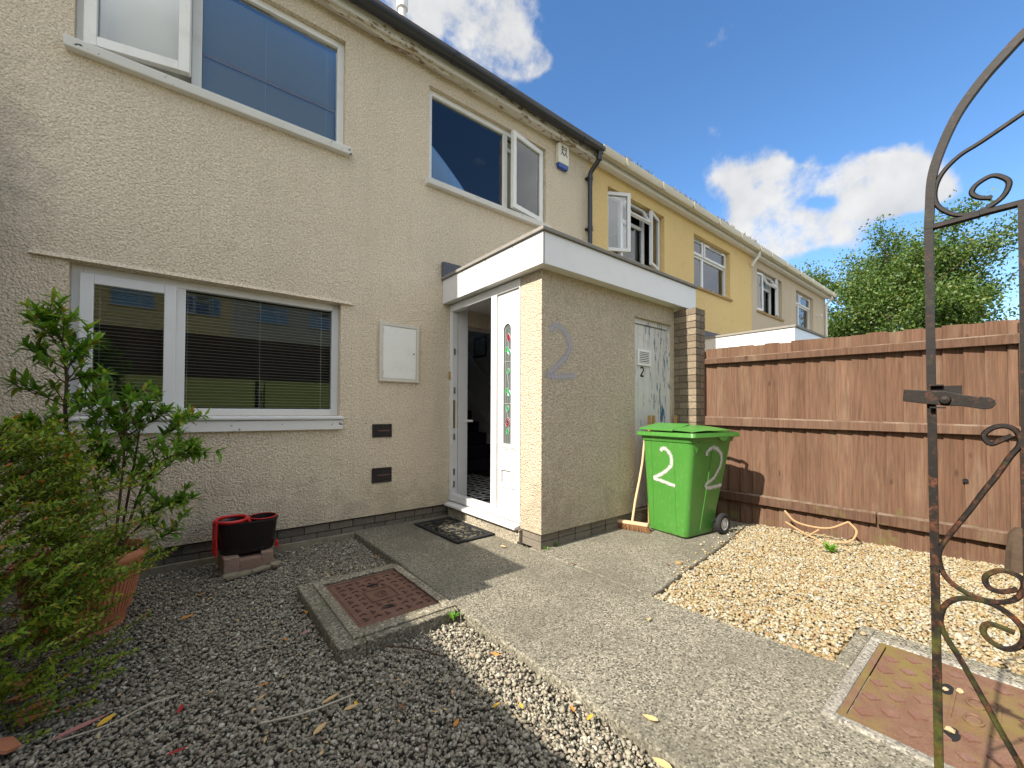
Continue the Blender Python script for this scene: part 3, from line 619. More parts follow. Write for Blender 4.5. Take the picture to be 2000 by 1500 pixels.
# ---- the near house
X0 = -1.18
near = empty('terraced_house', (X0, 0, 0), "beige roughcast terraced house with peeling white fascia and black gutter", 'house', HOUSES_GROUP)
L = lambda x: x-X0
holes = [(L(-0.62), L(1.18), 1.135, 2.205), (L(-0.62), L(1.20), 3.735, 4.79), (L(2.10), L(3.885), 3.755, 4.82), (L(2.46), L(4.45), 0.135, 2.19)]
shell(near, M_WALL, holes, back=[(L(2.5), L(4.38), 2.75, 4.55)])
window_back = add('added_landing_window', MB().ring(L(2.5), L(4.38), 2.75, 4.55, 0.06, 8.0, 8.05), M_UPVC, near, True); add('pane', MB().box(L(2.56), L(4.32), 8.02, 8.026, 2.81, 4.49), M_GLASS, window_back, True)  # unseen back window, added to let sky light into the dark hall
window(near, L(-0.62), L(1.18), 1.135, 2.205, mull=(L(-0.02),), panes=[(L(-0.572), L(-0.047), 1.175, 2.150, 'L', 0.0, 0.07), (L(0.012), L(1.11), 1.205, 2.125, None, 0, 0)], rec=0.07, blind=(0.0265, 0.02, 0.16), sill=None)
w = near.children[-1]
sm = MB().box(L(-0.66), L(1.205), -0.055, 0.068, 1.098, 1.132); add('sill', sm, M_UPVC, w, True, bevel=0.012)
sm = MB().box(L(-0.65), L(1.20), -0.035, 0.066, 1.005, 1.094); add('sill_board', sm, M_SILL, w, True, bevel=0.006)
window(near, L(-0.62), L(1.20), 3.735, 4.79, mull=(L(0.055),), panes=[(L(-0.575), L(0.03), 3.775, 4.745, 'L', 13, 0.07), (L(0.092), L(1.135), 3.80, 4.725, None, 0, 0)], rec=0.05, mat=M_UPVC2, blind=(0.0275, -0.50, 0.15), sill=(0.075, 3.733, 0.075, M_SILL))
window(near, L(2.10), L(3.885), 3.755, 4.82, mull=(L(3.215),), panes=[(L(2.16), L(3.18), 3.815, 4.76, None, 0, 0), (L(3.240), L(3.845), 3.79, 4.785, 'R', 9, 0.06)], rec=0.05, mat=M_UPVC2, blind=(0.0275, -0.50, 0.16), sill=(0.075, 3.752, 0.07, M_SILL))
wu = [c for c in near.children if c.name.startswith('window')][1]
add('brown_rod', MB().box(L(0.10), L(1.13), 0.118, 0.130, 4.12, 4.145), M_STICK, wu, True)  # thin brown bar across the pane, between glass and blind
# drip ledge over the ground floor window
lm = MB().add([(L(-0.80), -0.002, 2.245), (L(1.285), -0.002, 2.245), (L(1.285), -0.028, 2.212), (L(-0.80), -0.028, 2.212), (L(1.285), -0.002, 2.207), (L(-0.80), -0.002, 2.207)], [(0, 3, 2, 1), (3, 5, 4, 2), (0, 5, 3), (1, 2, 4)])
add('drip_ledge', lm, M_WALL, near, True)
# plinth of bricks, one by one
pl = add('plinth', MB().box(0, HW, 0.052, 0.3, -0.3, 0.133), M_MORTAR, near, True)
bm_ = MB().box(0, 0.208, 0, 0.05, 0, 0.063).mesh('brick'); bm_.materials.append(M_PLBRICK)
for r_ in range(3):
    z = -0.098+r_*0.0745
    for k in range(15):
        x = L(-0.85)+k*0.218+(0.109 if r_ % 2 else 0)
        if x > L(2.30): continue
        o = bpy.data.objects.new('brick', bm_); COL.objects.link(o); attach(o, pl, True); o.location = (x, 0.036+random.uniform(-0.002, 0.002), z)
# fascia, soffit, flaps of paint, gutter and downpipe
add('fascia', MB().box(0, HW+0.01, -0.135, -0.105, 4.985, 5.15), M_FASCIA, near, True, bevel=0.003)
add('soffit', MB().box(0, HW, -0.104, -0.002, 5.005, 5.025), M_FASCIA, near, True)
fl = MB(); n = 70
for k in range(n):
    xA, xB = L(0.6)+2.1*k/n, L(0.6)+2.1*(k+1)/n
    def dz(x): return 0.018+0.075*max(0, mnoise.noise((x*3.1, 3, 1))+0.25)*max(0.15, 1-(x-L(0.6))/2.3)
    def dy(x): return 0.03*mnoise.noise((x*7.0, 9, 1))
    fl.add([(xA, -0.11, 5.0), (xB, -0.11, 5.0), (xB, -0.085+dy(xB), 4.992-dz(xB)), (xA, -0.085+dy(xA), 4.992-dz(xA)), (xA, -0.103, 5.0), (xB, -0.103, 5.0), (xB, -0.082+dy(xB), 4.992-dz(xB)), (xA, -0.082+dy(xA), 4.992-dz(xA))], [(0, 1, 2, 3), (7, 6, 5, 4), (3, 2, 6, 7)])
add('peeling_flap', fl, M_FLAP, near, True)
gutter(near, M_BLACKPL, 0, L(4.86), 5.10, -0.205, 0.062, [L(x) for x in (0.4, 2.30, 3.02, 4.43, 4.80)])
dp = MB()
dp.tube(smooth_curve([(L(4.78), -0.205, 5.05), (L(4.78), -0.205, 4.965), (L(4.775), -0.17, 4.90), (L(4.745), -0.085, 4.80), (L(4.74), -0.062, 4.73), (L(4.74), -0.062, 4.6)], 4), 0.036, 12)
dp.tube([(L(4.74), -0.062, 4.6), (L(4.74), -0.062, 2.68)], 0.0345, 12)
d_ = add('downpipe', dp, M_BLACKPL, near, True, smooth=True)
cm = MB()
for z in (4.95, 4.70, 3.93): cm.tube([((L(4.78) if z > 4.9 else L(4.74)), (-0.2 if z > 4.9 else -0.062), z-0.03), ((L(4.78) if z > 4.9 else L(4.74)), (-0.2 if z > 4.9 else -0.062), z+0.03)], 0.043, 12)
cm.box(L(4.69), L(4.79), -0.028, -0.001, 3.915, 3.945); cm.box(L(4.69), L(4.79), -0.028, -0.001, 4.685, 4.715)
add('pipe_clip', cm, M_BLACKPL, d_, True, smooth=True)
# flue on the roof
fm = MB().lathe([(0.0, 1.3), (0.085, 1.3), (0.085, 1.12), (0.06, 1.1), (0.06, 0.0)], 16, (L(2.62), 1.95, 6.4)); add('flue_pipe', fm, M_UPVC2, near, True, smooth=True)
# air bricks
def airbrick(house, x0, x1, z0, z1):
    v = add('air_vent', MB().box(x0, x1, -0.004, 0.03, z0, z1), M_VENT, house, True)
    fm = MB().ring(x0, x1, z0, z1, 0.012, -0.012, -0.0045)
    fm.box((x0+x1)/2-0.008, (x0+x1)/2+0.008, -0.012, -0.0045, z0+0.012, z1-0.012)
    for i in range(1, 4):
        for h in range(2):
            xa = x0+0.012 if h == 0 else (x0+x1)/2+0.008; xb = (x0+x1)/2-0.008 if h == 0 else x1-0.012
            fm.box(xa, xb, -0.010, -0.0045, z0+(z1-z0)*i/4-0.006, z0+(z1-z0)*i/4+0.006)
    add('vent_grille', fm, M_VENT, v, True)
    add('vent_bar', MB().box(x0+0.06, x1-0.02, -0.0125, -0.0102, z0+(z1-z0)*0.5-0.007, z0+(z1-z0)*0.5+0.007), M_VENTBR, v, True)
airbrick(near, L(1.494), L(1.695), 0.915, 1.048); airbrick(near, L(1.493), L(1.697), 0.455, 0.605)
# meter cabinet
mc = empty('meter_cabinet', (1.77, -0.02, 1.78), "white metal meter cabinet on the beige wall left of the front door", 'meter box')
add('cabinet_frame', MB().ring(1.552, 1.987, 1.485, 2.093, 0.034, -0.030, -0.001), M_METERFR, mc, bevel=0.003)
mdoor = add('cabinet_door', MB().box(1.588, 1.951, -0.026, -0.006, 1.521, 2.057), M_METER, mc, bevel=0.003)
add('lock_hole', MB().lathe([(0.0, 0.0), (0.008, 0.0), (0.008, 0.004), (0, 0.004)], 12, M=Matrix.Translation((1.925, -0.0265, 1.79)) @ Matrix.Rotation(R(90), 4, 'X')), M_BLACKINK, mdoor)
add('cabinet_hinge', MB().box(1.580, 1.594, -0.034, -0.0305, 1.555, 1.60).box(1.580, 1.594, -0.034, -0.0305, 1.985, 2.03), M_METERFR, mc)
# alarm box
ab = empty('alarm_box', (4.18, -0.04, 4.86), "cream burglar alarm box with a blue lower end under the fascia", 'alarm')
am = MB().prism([(4.075, 4.70), (4.285, 4.70), (4.29, 4.96), (4.265, 5.0), (4.095, 5.0), (4.07, 4.96)], 0.001, 0.062, Matrix(((1, 0, 0, 0), (0, 0, -1, 0), (0, 1, 0, 0), (0, 0, 0, 1))))
add('alarm_casing', am, M_ALARM, ab, bevel=0.012)
add('alarm_strobe', MB().prism([(4.095, 4.635), (4.265, 4.635), (4.283, 4.699), (4.077, 4.699)], 0.001, 0.058, Matrix(((1, 0, 0, 0), (0, 0, -1, 0), (0, 1, 0, 0), (0, 0, 0, 1)))), M_ALARMB, ab, bevel=0.008)
em = MB()
def emb(pts, r=0.0045): em.tube([(x, -0.0645, z) for x, z in pts], r, 5)
emb([(4.135, 4.94), (4.14, 4.87), (4.18, 4.815), (4.22, 4.87), (4.225, 4.94), (4.18, 4.925), (4.135, 4.94)], 0.006); emb([(4.115, 4.81), (4.145, 4.86)]); emb([(4.245, 4.81), (4.215, 4.86)]); emb([(4.15, 4.90), (4.21, 4.90)])
add('emblem', em, M_BLACKINK, ab)

# ---- porch of the near house
PX, PY = 2.38, -1.54
porch = empty('front_porch', (3.4, -0.8, 0), "flat roofed roughcast porch with white fascia, open front door and painted figure 2", 'porch')
pw = MB()
# front wall with store door hole
wall_holes(pw, PX, 4.50, 0.135, 2.40, [(3.72, 4.44, 0.1351, 2.195)], 0.09, PY)
pw.quad((PX, PY, 0.135), (PX, PY, 2.40), (PX, -1.262, 2.40), (PX, -1.262, 0.135)); pw.quad((PX, -1.262, 0.135), (PX, -1.262, 2.40), (PX+0.12, -1.262, 2.40), (PX+0.12, -1.262, 0.135))
pw.quad((PX, PY, 0.135), (4.5, PY, 0.135), (4.5, PY+0.06, 0.135), (PX, PY+0.06, 0.135)); pw.quad((PX, PY, 0.135), (PX, -1.262, 0.135), (PX+0.06, -1.262, 0.135), (PX+0.06, PY, 0.135))
pw.quad((4.5, PY, 0.135), (4.5, PY+0.04, 0.135), (4.5, PY+0.04, 2.40), (4.5, PY, 2.40))
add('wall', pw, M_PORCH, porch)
pp = add('plinth', MB().box(2.452, 3.715, PY+0.042, -0.9, -0.2, 0.133).box(4.45, 4.5, PY+0.042, -0.9, -0.2, 0.133), M_MORTAR, porch)
for r_ in range(2):
    for k in range(6):
        x = 2.402+k*0.218-(0.0 if r_ % 2 else 0.0)
        wl_ = 0.208 if x+0.208 < 3.715 else 3.715-x
        o = add('brick', MB().box(x, x+wl_, PY+0.028, PY+0.08, 0.0+r_*0.066, 0.06+r_*0.066), M_PLBRICK, pp)
    o = add('brick', MB().box(2.402, 2.45, PY+0.0805, -1.27, 0.0+r_*0.066, 0.06+r_*0.066), M_PLBRICK, pp)
# fascia boards, soffit, roof
add('fascia_board', MB().box(2.283, 4.785, -1.660, -1.640, 2.395, 2.66), M_UPVC, porch, bevel=0.003)
add('fascia_board', MB().box(2.283, 2.303, -1.639, -0.001, 2.395, 2.66), M_UPVC, porch, bevel=0.003)
add('fascia_board', MB().box(4.765, 4.785, -1.639, -0.001, 2.395, 2.66), M_UPVC, porch, bevel=0.003)
add('soffit', MB().box(2.304, 4.764, -1.639, -0.002, 2.402, 2.412), M_UPVC2, porch)
jm = MB()
for y in (-0.42, -0.84, -1.26): jm.box(2.2795, 2.2825, y-0.004, y+0.004, 2.632, 2.661)
for x in (2.29,): jm.box(2.281, 2.296, -1.663, -1.6605, 2.395, 2.66)
add('fascia_pin', jm, M_FELT, porch)
add('roof', MB().box(2.262, 4.80, -1.682, -0.001, 2.663, 2.695), M_FELT, porch, bevel=0.004)
add('flashing', MB().box(2.262, 4.79, -0.05, -0.002, 2.697, 2.865), M_LEAD, porch, bevel=0.006)
# head, frame, sidelight, sill (all on the left side, facing away from the bin)
FX = 2.395
fm = MB()
fm.box(FX-0.02, FX+0.055, -1.258, -0.003, 2.315, 2.392)                                # head
fm.box(FX-0.02, FX+0.055, -0.062, -0.003, 0.175, 2.314)                                # left jamb
fm.box(FX-0.026, FX+0.055, -0.905, -0.818, 0.255, 2.3135)                              # mullion
fm.box(FX-0.012, FX+0.055, -0.817, -0.063, 0.175, 0.250)                               # threshold
fm.box(FX-0.02, FX+0.055, -1.258, -1.243, 0.255, 2.314)
fm.box(FX-0.015, FX+0.055, -1.258, -0.8175, 0.175, 0.2545)
dfr = add('door_frame', fm, M_UPVC, porch, bevel=0.004)
add('door_keep', MB().box(FX-0.004, FX+0.02, -0.0665, -0.0625, 0.99, 1.31), M_BRASS, dfr)
km = MB()
for z in (0.50, 0.895, 1.42, 1.86, 0.36): km.box(FX, FX+0.022, -0.068, -0.0625, z-0.035, z+0.035)
add('door_keep', km, M_STEEL, dfr)
add('door_bell', MB().box(FX-0.034, FX-0.0205, -0.038, -0.012, 1.55, 1.63), M_BRASS, dfr)
add('door_sill', MB().add([(2.318, -1.252, 0.122), (2.318, -0.002, 0.122), (2.318, -0.002, 0.146), (2.318, -1.252, 0.146), (2.46, -1.252, 0.122), (2.46, -0.002, 0.122), (2.46, -0.002, 0.172), (2.46, -1.252, 0.172)], [(0, 1, 2, 3), (7, 6, 5, 4), (3, 2, 6, 7), (0, 4, 5, 1), (0, 3, 7, 4), (1, 5, 6, 2)]), M_UPVC, porch, bevel=0.004)
add('step', MB().box(2.366, 2.6, -1.262, -0.001, -0.15, 0.119).box(2.342, 2.3655, -1.262, -0.33, -0.1, 0.022), M_STEP, porch, bevel=0.006)
# sidelight panel with arched leaded glass
sp = add('side_panel', MB().box(FX, FX+0.04, -1.2425, -0.9055, 0.256, 2.3135), M_UPVC, porch, bevel=0.003)
GC, GW_ = -1.067, 0.052
def arch_poly(hw, z0, zt, n=12):
    zs = zt-hw; pts = [(GC-hw, z0), (GC+hw, z0)]
    for k in range(n+1):
        a = pi*k/n; pts.append((GC+hw*cos(a), zs+hw*sin(a)))
    return pts
MX = Matrix(((0, 0, 1, 0), (1, 0, 0, 0), (0, 1, 0, 0), (0, 0, 0, 1)))   # (y,z) outline extruded along x
for k, (hw, z0, zt, x, dep) in enumerate([(0.112, 0.825, 2.06, FX-0.008, 0.009), (0.096, 0.842, 2.042, FX-0.016, 0.009)]):
    P = arch_poly(hw, z0, zt)
    Q = arch_poly(hw-0.016 if k == 0 else 0.058, z0+0.016 if k == 0 else z0+0.035, zt-0.016 if k == 0 else zt-0.036)
    rm = MB(); n = len(P)
    vs = [(x, a, b) for a, b in P]+[(x, a, b) for a, b in Q]+[(x+dep, a, b) for a, b in P]+[(x+dep-0.002 if k == 0 else x+dep, a, b) for a, b in Q]
    fs = []
    for i in range(n):
        j = (i+1) % n; fs += [(i, j, n+j, n+i), (i, 2*n+i, 2*n+j, j), (n+i, n+j, 3*n+j, 3*n+i)]
    rm.add(vs, fs); add('panel_moulding', rm, M_UPVC, sp)
add('leaded_glass', MB().prism(arch_poly(0.058, 0.878, 2.005), FX-0.004, FX-0.001, MX), M_SGLASS, sp)
lm = MB(); lx = FX-0.0065
def came(pts, r=0.003): lm.tube([(lx, a, b) for a, b in pts], r, 5)
for z in (1.648, 1.254): came([(GC-0.057, z), (GC+0.057, z)])
came([(GC-0.037, 0.88), (GC-0.037, 1.98)], 0.0022); came([(GC+0.037, 0.88), (GC+0.037, 1.98)], 0.0022)
came(smooth_curve([(GC+0.005, 0.89, 0), (GC-0.015, 1.0, 0), (GC+0.012, 1.2, 0), (GC-0.012, 1.4, 0), (GC+0.01, 1.55, 0), (GC-0.01, 1.7, 0), (GC, 1.85, 0)], 4) and [(v.x, v.y) for v in smooth_curve([(GC+0.005, 0.89, 0), (GC-0.015, 1.0, 0), (GC+0.012, 1.2, 0), (GC-0.012, 1.4, 0), (GC+0.01, 1.55, 0), (GC-0.01, 1.7, 0), (GC, 1.85, 0)], 4)], 0.0025)
add('lead_strip', lm, M_LEADLINE, sp)
def petal(name, y, z, ry, rz, mat, rot=0.0, n=10, point=0.0):
    pts = []
    for k in range(n):
        a = 2*pi*k/n; rr = 1+point*max(0, cos(a-pi/2))**3
        u, v = ry*cos(a)*rr, rz*sin(a)*rr
        pts.append((y+u*cos(rot)-v*sin(rot), z+u*sin(rot)+v*cos(rot)))
    add(name, MB().prism(pts, lx-0.002, lx+0.002, MX), mat, sp)
    fr_ = MB().tube([(lx-0.001, a, b) for a, b in pts], 0.0026, 5, closed=True); add('lead_outline', fr_, M_LEADLINE, sp)
for (y, z, rot) in [(GC+0.022, 1.765, 0.6), (GC-0.022, 1.738, -0.7), (GC-0.004, 1.555, 0.2), (GC+0.02, 1.375, 0.7), (GC-0.022, 1.35, -0.5), (GC+0.004, 1.205, 0.0), (GC, 0.992, 0.2)]:
    petal('glass_leaf', y, z, 0.020, 0.026, M_SGREEN, rot, 10, 0.25)
petal('glass_rose', GC-0.010, 1.872, 0.026, 0.036, M_SRED, -0.3, 10, 0.3)
petal('glass_rose', GC+0.002, 1.082, 0.036, 0.042, M_SRED, 0.2, 12)
petal('glass_rose', GC+0.002, 1.085, 0.016, 0.02, M_SRED, 0.2, 8)
# lower square panel moulding
for (a, b, c, d, x0_, x1_) in ((-1.158, -0.940, 0.462, 0.668, FX-0.010, FX-0.0005), (-1.136, -0.962, 0.484, 0.646, FX-0.017, FX-0.0105)):
    mm_ = MB().ring(a, b, c, d, 0.02, 0, 1, Matrix(((0, (x1_-x0_), 0, x0_), (1, 0, 0, 0), (0, 0, 1, 0), (0, 0, 0, 1)))); add('panel_moulding', mm_, M_UPVC, sp, bevel=0.003)
# door leaf, opened inwards behind the side panel
dl = add('door', MB().box(FX+0.06, FX+0.82, -0.895, -0.850, 0.255, 2.31), M_UPVC, porch, bevel=0.003)
add('handle', MB().box(FX+0.72, FX+0.75, -0.8495, -0.842, 1.12, 1.34).tube([(FX+0.735, -0.842, 1.22), (FX+0.735, -0.80, 1.22), (FX+0.62, -0.80, 1.22)], 0.009, 8), M_BRASS, dl)
# store door
sd = add('store_door', MB().box(3.745, 4.415, PY+0.068, PY+0.10, 0.14, 2.14), M_OLDDOOR, porch)
for k in range(6):
    add('plank', MB().box(3.747+k*0.1113, 3.747+(k+1)*0.1113-0.005, PY+0.052, PY+0.0675, 0.15, 2.135), M_OLDDOOR, sd, bevel=0.004)
add('store_door_frame', MB().box(3.721, 3.744, PY+0.03, PY+0.10, 0.136, 2.194).box(4.416, 4.439, PY+0.02, PY+0.10, 0.136, 2.194).box(3.7445, 4.4155, PY+0.035, PY+0.10, 2.142, 2.194), M_OLDDOOR, porch)
vt = add('louvre_vent', MB().ring(3.83, 4.075, 1.69, 1.865, 0.026, PY+0.034, PY+0.0515).box(3.85, 4.055, PY+0.047, PY+0.0515, 1.71, 1.845), M_WHITEPAINT, sd)
add('vent_back', MB().box(3.857, 4.048, PY+0.0455, PY+0.0468, 1.717, 1.838), M_DARK, sd)
for k in range(6): add('vent_slat', MB().box(3.857, 4.048, PY+0.036, PY+0.0453, 1.722+k*0.0195, 1.732+k*0.0195), M_WHITEPAINT, sd)
add('door_number', ribbon([(3.90, PY+0.0500, 1.655), (3.915, PY+0.0500, 1.672), (3.945, PY+0.0500, 1.665), (3.952, PY+0.0500, 1.64), (3.925, PY+0.0500, 1.605), (3.90, PY+0.0500, 1.575), (3.901, PY+0.0500, 1.574), (3.93, PY+0.0500, 1.575), (3.958, PY+0.0500, 1.575)], (0, -1, 0), 0.0105), M_BLACKINK, sd)
add('door_latch', MB().box(3.725, 3.742, PY+0.018, PY+0.0295, 1.17, 1.27), M_BLACKPL, porch)
add('threshold', MB().box(3.722, 4.438, PY+0.03, -1.0, -0.1, 0.1345), M_STEP, porch)
# painted 2 on the porch wall
W2 = [(2.471, 1.88), (2.539, 1.933), (2.648, 1.902), (2.721, 1.795), (2.694, 1.696), (2.603, 1.61), (2.484, 1.521), (2.453, 1.475), (2.47, 1.478), (2.629, 1.489), (2.789, 1.508)]
add('painted_number', ribbon([(x, PY-0.004, z) for x, z in W2[:8]], (0, -1, 0), 0.052), M_SPRAYB, porch)
add('painted_number', ribbon([(x, PY-0.006, z) for x, z in [(2.44, 1.487), (2.53, 1.484), (2.629, 1.489), (2.80, 1.508)]], (0, -1, 0), 0.048), M_SPRAYB, porch)

# ---- hallway seen through the open door
hall = empty('hallway', (3.4, 1.0, 0.19), "dim hallway with dark carpeted stairs behind the open front door", 'hallway')
HX0, HX1 = 2.452, 4.42
hm = MB()
hm.quad((HX1, -1.4, 0.19), (HX1, 0.1, 0.19), (HX1, 0.1, 2.37), (HX1, -1.4, 2.37)); hm.quad((HX1, 0.1, 0.19), (HX1, 7.99, 0.19), (HX1, 7.99, 4.6), (HX1, 0.1, 4.6)); wall_holes(hm, HX0, HX1, 0.19, 4.6, [(2.5, 4.38, 2.75, 4.55)], 0.005, 7.98); hm.quad((HX0+0.01, 0.1, 0.19), (HX0+0.01, 7.99, 0.19), (HX0+0.01, 7.99, 4.6), (HX0+0.01, 0.1, 4.6))
hm.quad((HX0, -1.4, 0.19), (HX1, -1.4, 0.19), (HX1, -1.4, 2.39), (HX0, -1.4, 2.39)); hm.quad((HX0, -1.262, 0.19), (HX0, -1.4, 0.19), (HX0, -1.4, 2.39), (HX0, -1.262, 2.39))
add('hall_wall', hm, M_HALLWALL, hall)
add('hall_ceiling', MB().box(HX0, HX1, -1.4, 0.09, 2.375, 2.39).box(HX0, HX1, 0.105, 7.99, 4.6, 4.65), M_WHITEPAINT, hall)
add('hall_lintel', MB().box(HX0, HX1, 0.101, 0.22, 2.19, 2.60), M_WHITEPAINT, hall)
add('hall_floor', MB().box(HX0, HX1, -1.4, 7.98, 0.12, 0.186), M_CARPET, hall)
add('landing', MB().box(HX0+0.02, HX1-0.02, 4.64, 7.97, 2.45, 2.64), M_CARPET, hall)
add('inner_jamb', MB().box(HX0+0.005, HX0+0.13, -0.062, -0.03, 0.19, 2.37), M_UPVC, hall)
add('inner_shelf', MB().box(HX0+0.10, HX0+0.20, -0.075, -0.0625, 1.06, 1.085), M_WHITEPAINT, hall)
for k in range(12):
    add('stair', MB().box(3.45, HX1-0.02, 1.61+k*0.25, 1.61+k*0.25+0.27, 0.187 if k == 0 else 0.187+(k-1)*0.205, 0.187+(k+1)*0.205), M_CARPET, hall, bevel=0.02)
sk = MB().add([(HX1-0.018, 1.45, 0.30), (HX1-0.018, 5, 3.20), (HX1-0.018, 5, 3.42), (HX1-0.018, 1.45, 0.50), (HX1-0.001, 1.45, 0.30), (HX1-0.001, 5, 3.20), (HX1-0.001, 5, 3.42), (HX1-0.001, 1.45, 0.50)], [(0, 1, 2, 3), (3, 2, 6, 7), (0, 3, 7, 4)])
add('stringer', sk, M_WHITEPAINT, hall)
add('handrail', MB().tube([(HX1-0.06, 1.6, 1.38), (HX1-0.06, 4.5, 3.86)], 0.022, 8), M_WHITEPAINT, hall)
pf = add('picture_frame', MB().ring(2.16, 2.56, 2.22, 2.60, 0.03, 0, 0.02, Matrix(((0, -1, 0, HX1), (1, 0, 0, 0), (0, 0, 1, 0), (0, 0, 0, 1)))), M_FRAMEBK, hall)
add('picture', MB().box(HX1-0.012, HX1-0.004, 2.19, 2.53, 2.25, 2.57), M_PICT, pf)
rug = empty('hall_rug', (3.2, 0.5, 0.187), "black rug with a white trellis pattern inside the front door", 'rug')
rp = [(2.60+0.1*(1-cos(a)), -0.2+0.1*(1-sin(a))) for a in np.linspace(0, pi/2, 5)]
poly = [(2.58, -0.26), (2.62, -0.33), (2.70, -0.36), (3.55, -0.36), (3.62, -0.30), (3.62, 1.35), (3.55, 1.42), (2.66, 1.42), (2.58, 1.35)]
add('rug_pile', MB().prism(poly, 0.187, 0.197), M_RUGB, rug)
rm = MB()
for i in range(9):
    x = 2.66+i*0.115
    pts = [(x+0.022*sin(k*pi/2), -0.31+k*0.058, 0.1985) for k in range(30)]
    rm.tube(pts, 0.006, 4)
for j in range(15):
    y = -0.31+j*0.115
    rm.tube([(2.62+k*0.06, y+0.018*sin(k*pi/2), 0.1985) for k in range(17)], 0.006, 4)
add('rug_pattern', rm, M_RUGW, rug)

# ---- neighbouring houses
def neighbour(x0, wallmat, label, wins, gutcol, end=False, netm=None):
    h = empty('terraced_house', (x0, 0, 0), label, 'house', HOUSES_GROUP)
    (a0, a1), (b0, b1) = wins; z0, z1 = 3.745, 4.79; s = 1.0
    shell(h, wallmat, [(a0-x0-0.03, a1-x0+0.03, z0, z1), (b0-x0-0.03, b1-x0+0.03, z0, z1)], 0.1)
    A0, A1 = a0-x0-0.028, a1-x0+0.028; B0, B1 = b0-x0-0.028, b1-x0+0.028
    m1, m2 = A0+0.56, A0+1.10
    mx = A1-0.52
    window(h, A0, A1, z0+0.002, z1-0.002, mull=(A0+0.50, mx), trans=((A0+0.533, mx-0.033, z1-0.36),),
           panes=[(A0+0.04, A0+0.475, z0+0.04, z1-0.04, 'L', 30 if not end else 6, 0.055), (A0+0.52, mx-0.02, z1-0.345, z1-0.03, 'T', 28, 0.045), (A0+0.535, mx-0.033, z0+0.06, z1-0.39, None, 0, 0), (mx+0.02, A1-0.04, z0+0.04, z1-0.04, 'R', 15, 0.055)],
           rec=0.10, fw_=0.05, sill=(0.04, z0, 0.06, M_SILLC), curtain=netm if end else None)
    mb_ = B0+0.55
    window(h, B0, B1, z0+0.002, z1-0.002, mull=(mb_,), trans=((B0+0.05, mb_-0.033, z1-0.37), (mb_+0.033, B1-0.05, z1-0.37)),
           panes=[(B0+0.055, mb_-0.036, z0+0.06, z1-0.4, None, 0, 0), (B0+0.05, mb_-0.03, z1-0.355, z1-0.04, 'T', 0, 0.045), (mb_+0.036, B1-0.055, z0+0.06, z1-0.4, None, 0, 0), (mb_+0.03, B1-0.05, z1-0.355, z1-0.04, 'T', 0, 0.045)],
           rec=0.10, fw_=0.05, sill=(0.04, z0, 0.06, M_SILLC), curtain=netm)
    for (va, vb, vy, vz) in ((B0+0.12, mb_-0.12, 0.066, z1-0.07), (mb_+0.25, B1-0.25, 0.066, z1-0.07)): add('trickle_vent', MB().box(va, vb, vy, vy+0.005, vz, vz+0.018), M_BLACKPL, h, True)
    add('fascia', MB().box(0.005, HW-0.005 if not end else HW+0.15, -0.135, -0.105, 4.985, 5.15), M_UPVC2, h, True)
    add('soffit', MB().box(0.005, HW-0.005, -0.104, -0.002, 5.005, 5.025), M_UPVC2, h, True)
    gutter(h, gutcol, 0.02, HW-0.01 if not end else HW+0.2, 5.10, -0.205, 0.062, [0.6+1.05*k for k in range(6)], True)
    pm_ = MB(); xp = HW-0.06 if not end else HW-0.10
    pm_.tube([(xp, -0.20, 5.04), (xp, -0.20, 4.96), (xp-0.02, -0.06, 4.78), (xp-0.02, -0.055, 4.72)], 0.034, 10)
    if end: pm_.tube([(xp-0.02, -0.055, 4.72), (xp-0.02, -0.055, 0.1)], 0.033, 10)
    add('downpipe', pm_, M_UPVC2, h, True, smooth=True)
    return h
M_SILLC = plain("neighbour_sill", (0.36, 0.24, 0.10), 0.7, 0.2, 0, 0.25, 12)
n1 = neighbour(4.79, M_YELLOW, "yellow rendered terraced house with an open upstairs casement window", ((5.27, 6.86), (8.0, 9.57)), M_CREAMGUT, netm=M_NET)
n2 = neighbour(10.76, M_TAUPE, "taupe rendered terraced house at the far end of the row", ((11.13, 12.76), (13.93, 15.44)), M_CREAMGUT, True, netm=M_NETB)
# overflow pipe on the far house
add('overflow_pipe', MB().tube([(4.98, 0.02, 4.30), (4.98, -0.16, 4.28)], 0.03, 8), M_UPVC2, n2, True, smooth=True)
# moss tufts in the cream gutter
mp = MB()
for k in range(260):
    x = random.uniform(0.4, HW-0.1); 
    if mnoise.noise((x*1.6, 1, 1)) < -0.1: continue
    for q in range(5):
        a = random.uniform(0, 6.28); l = random.uniform(0.03, 0.10)
        c0 = Vector((x+random.uniform(-0.03, 0.03), -0.21+random.uniform(-0.05, 0.05), 5.135)); t = Vector((cos(a)*0.5, sin(a)*0.5, 1)).normalized()*l; s_ = Vector((-sin(a), cos(a), 0))*0.013
        mp.add([c0-s_, c0+s_, c0+t], [(0, 1, 2)])
add('gutter_moss', mp, M_MOSS, n1, True, kind='stuff')
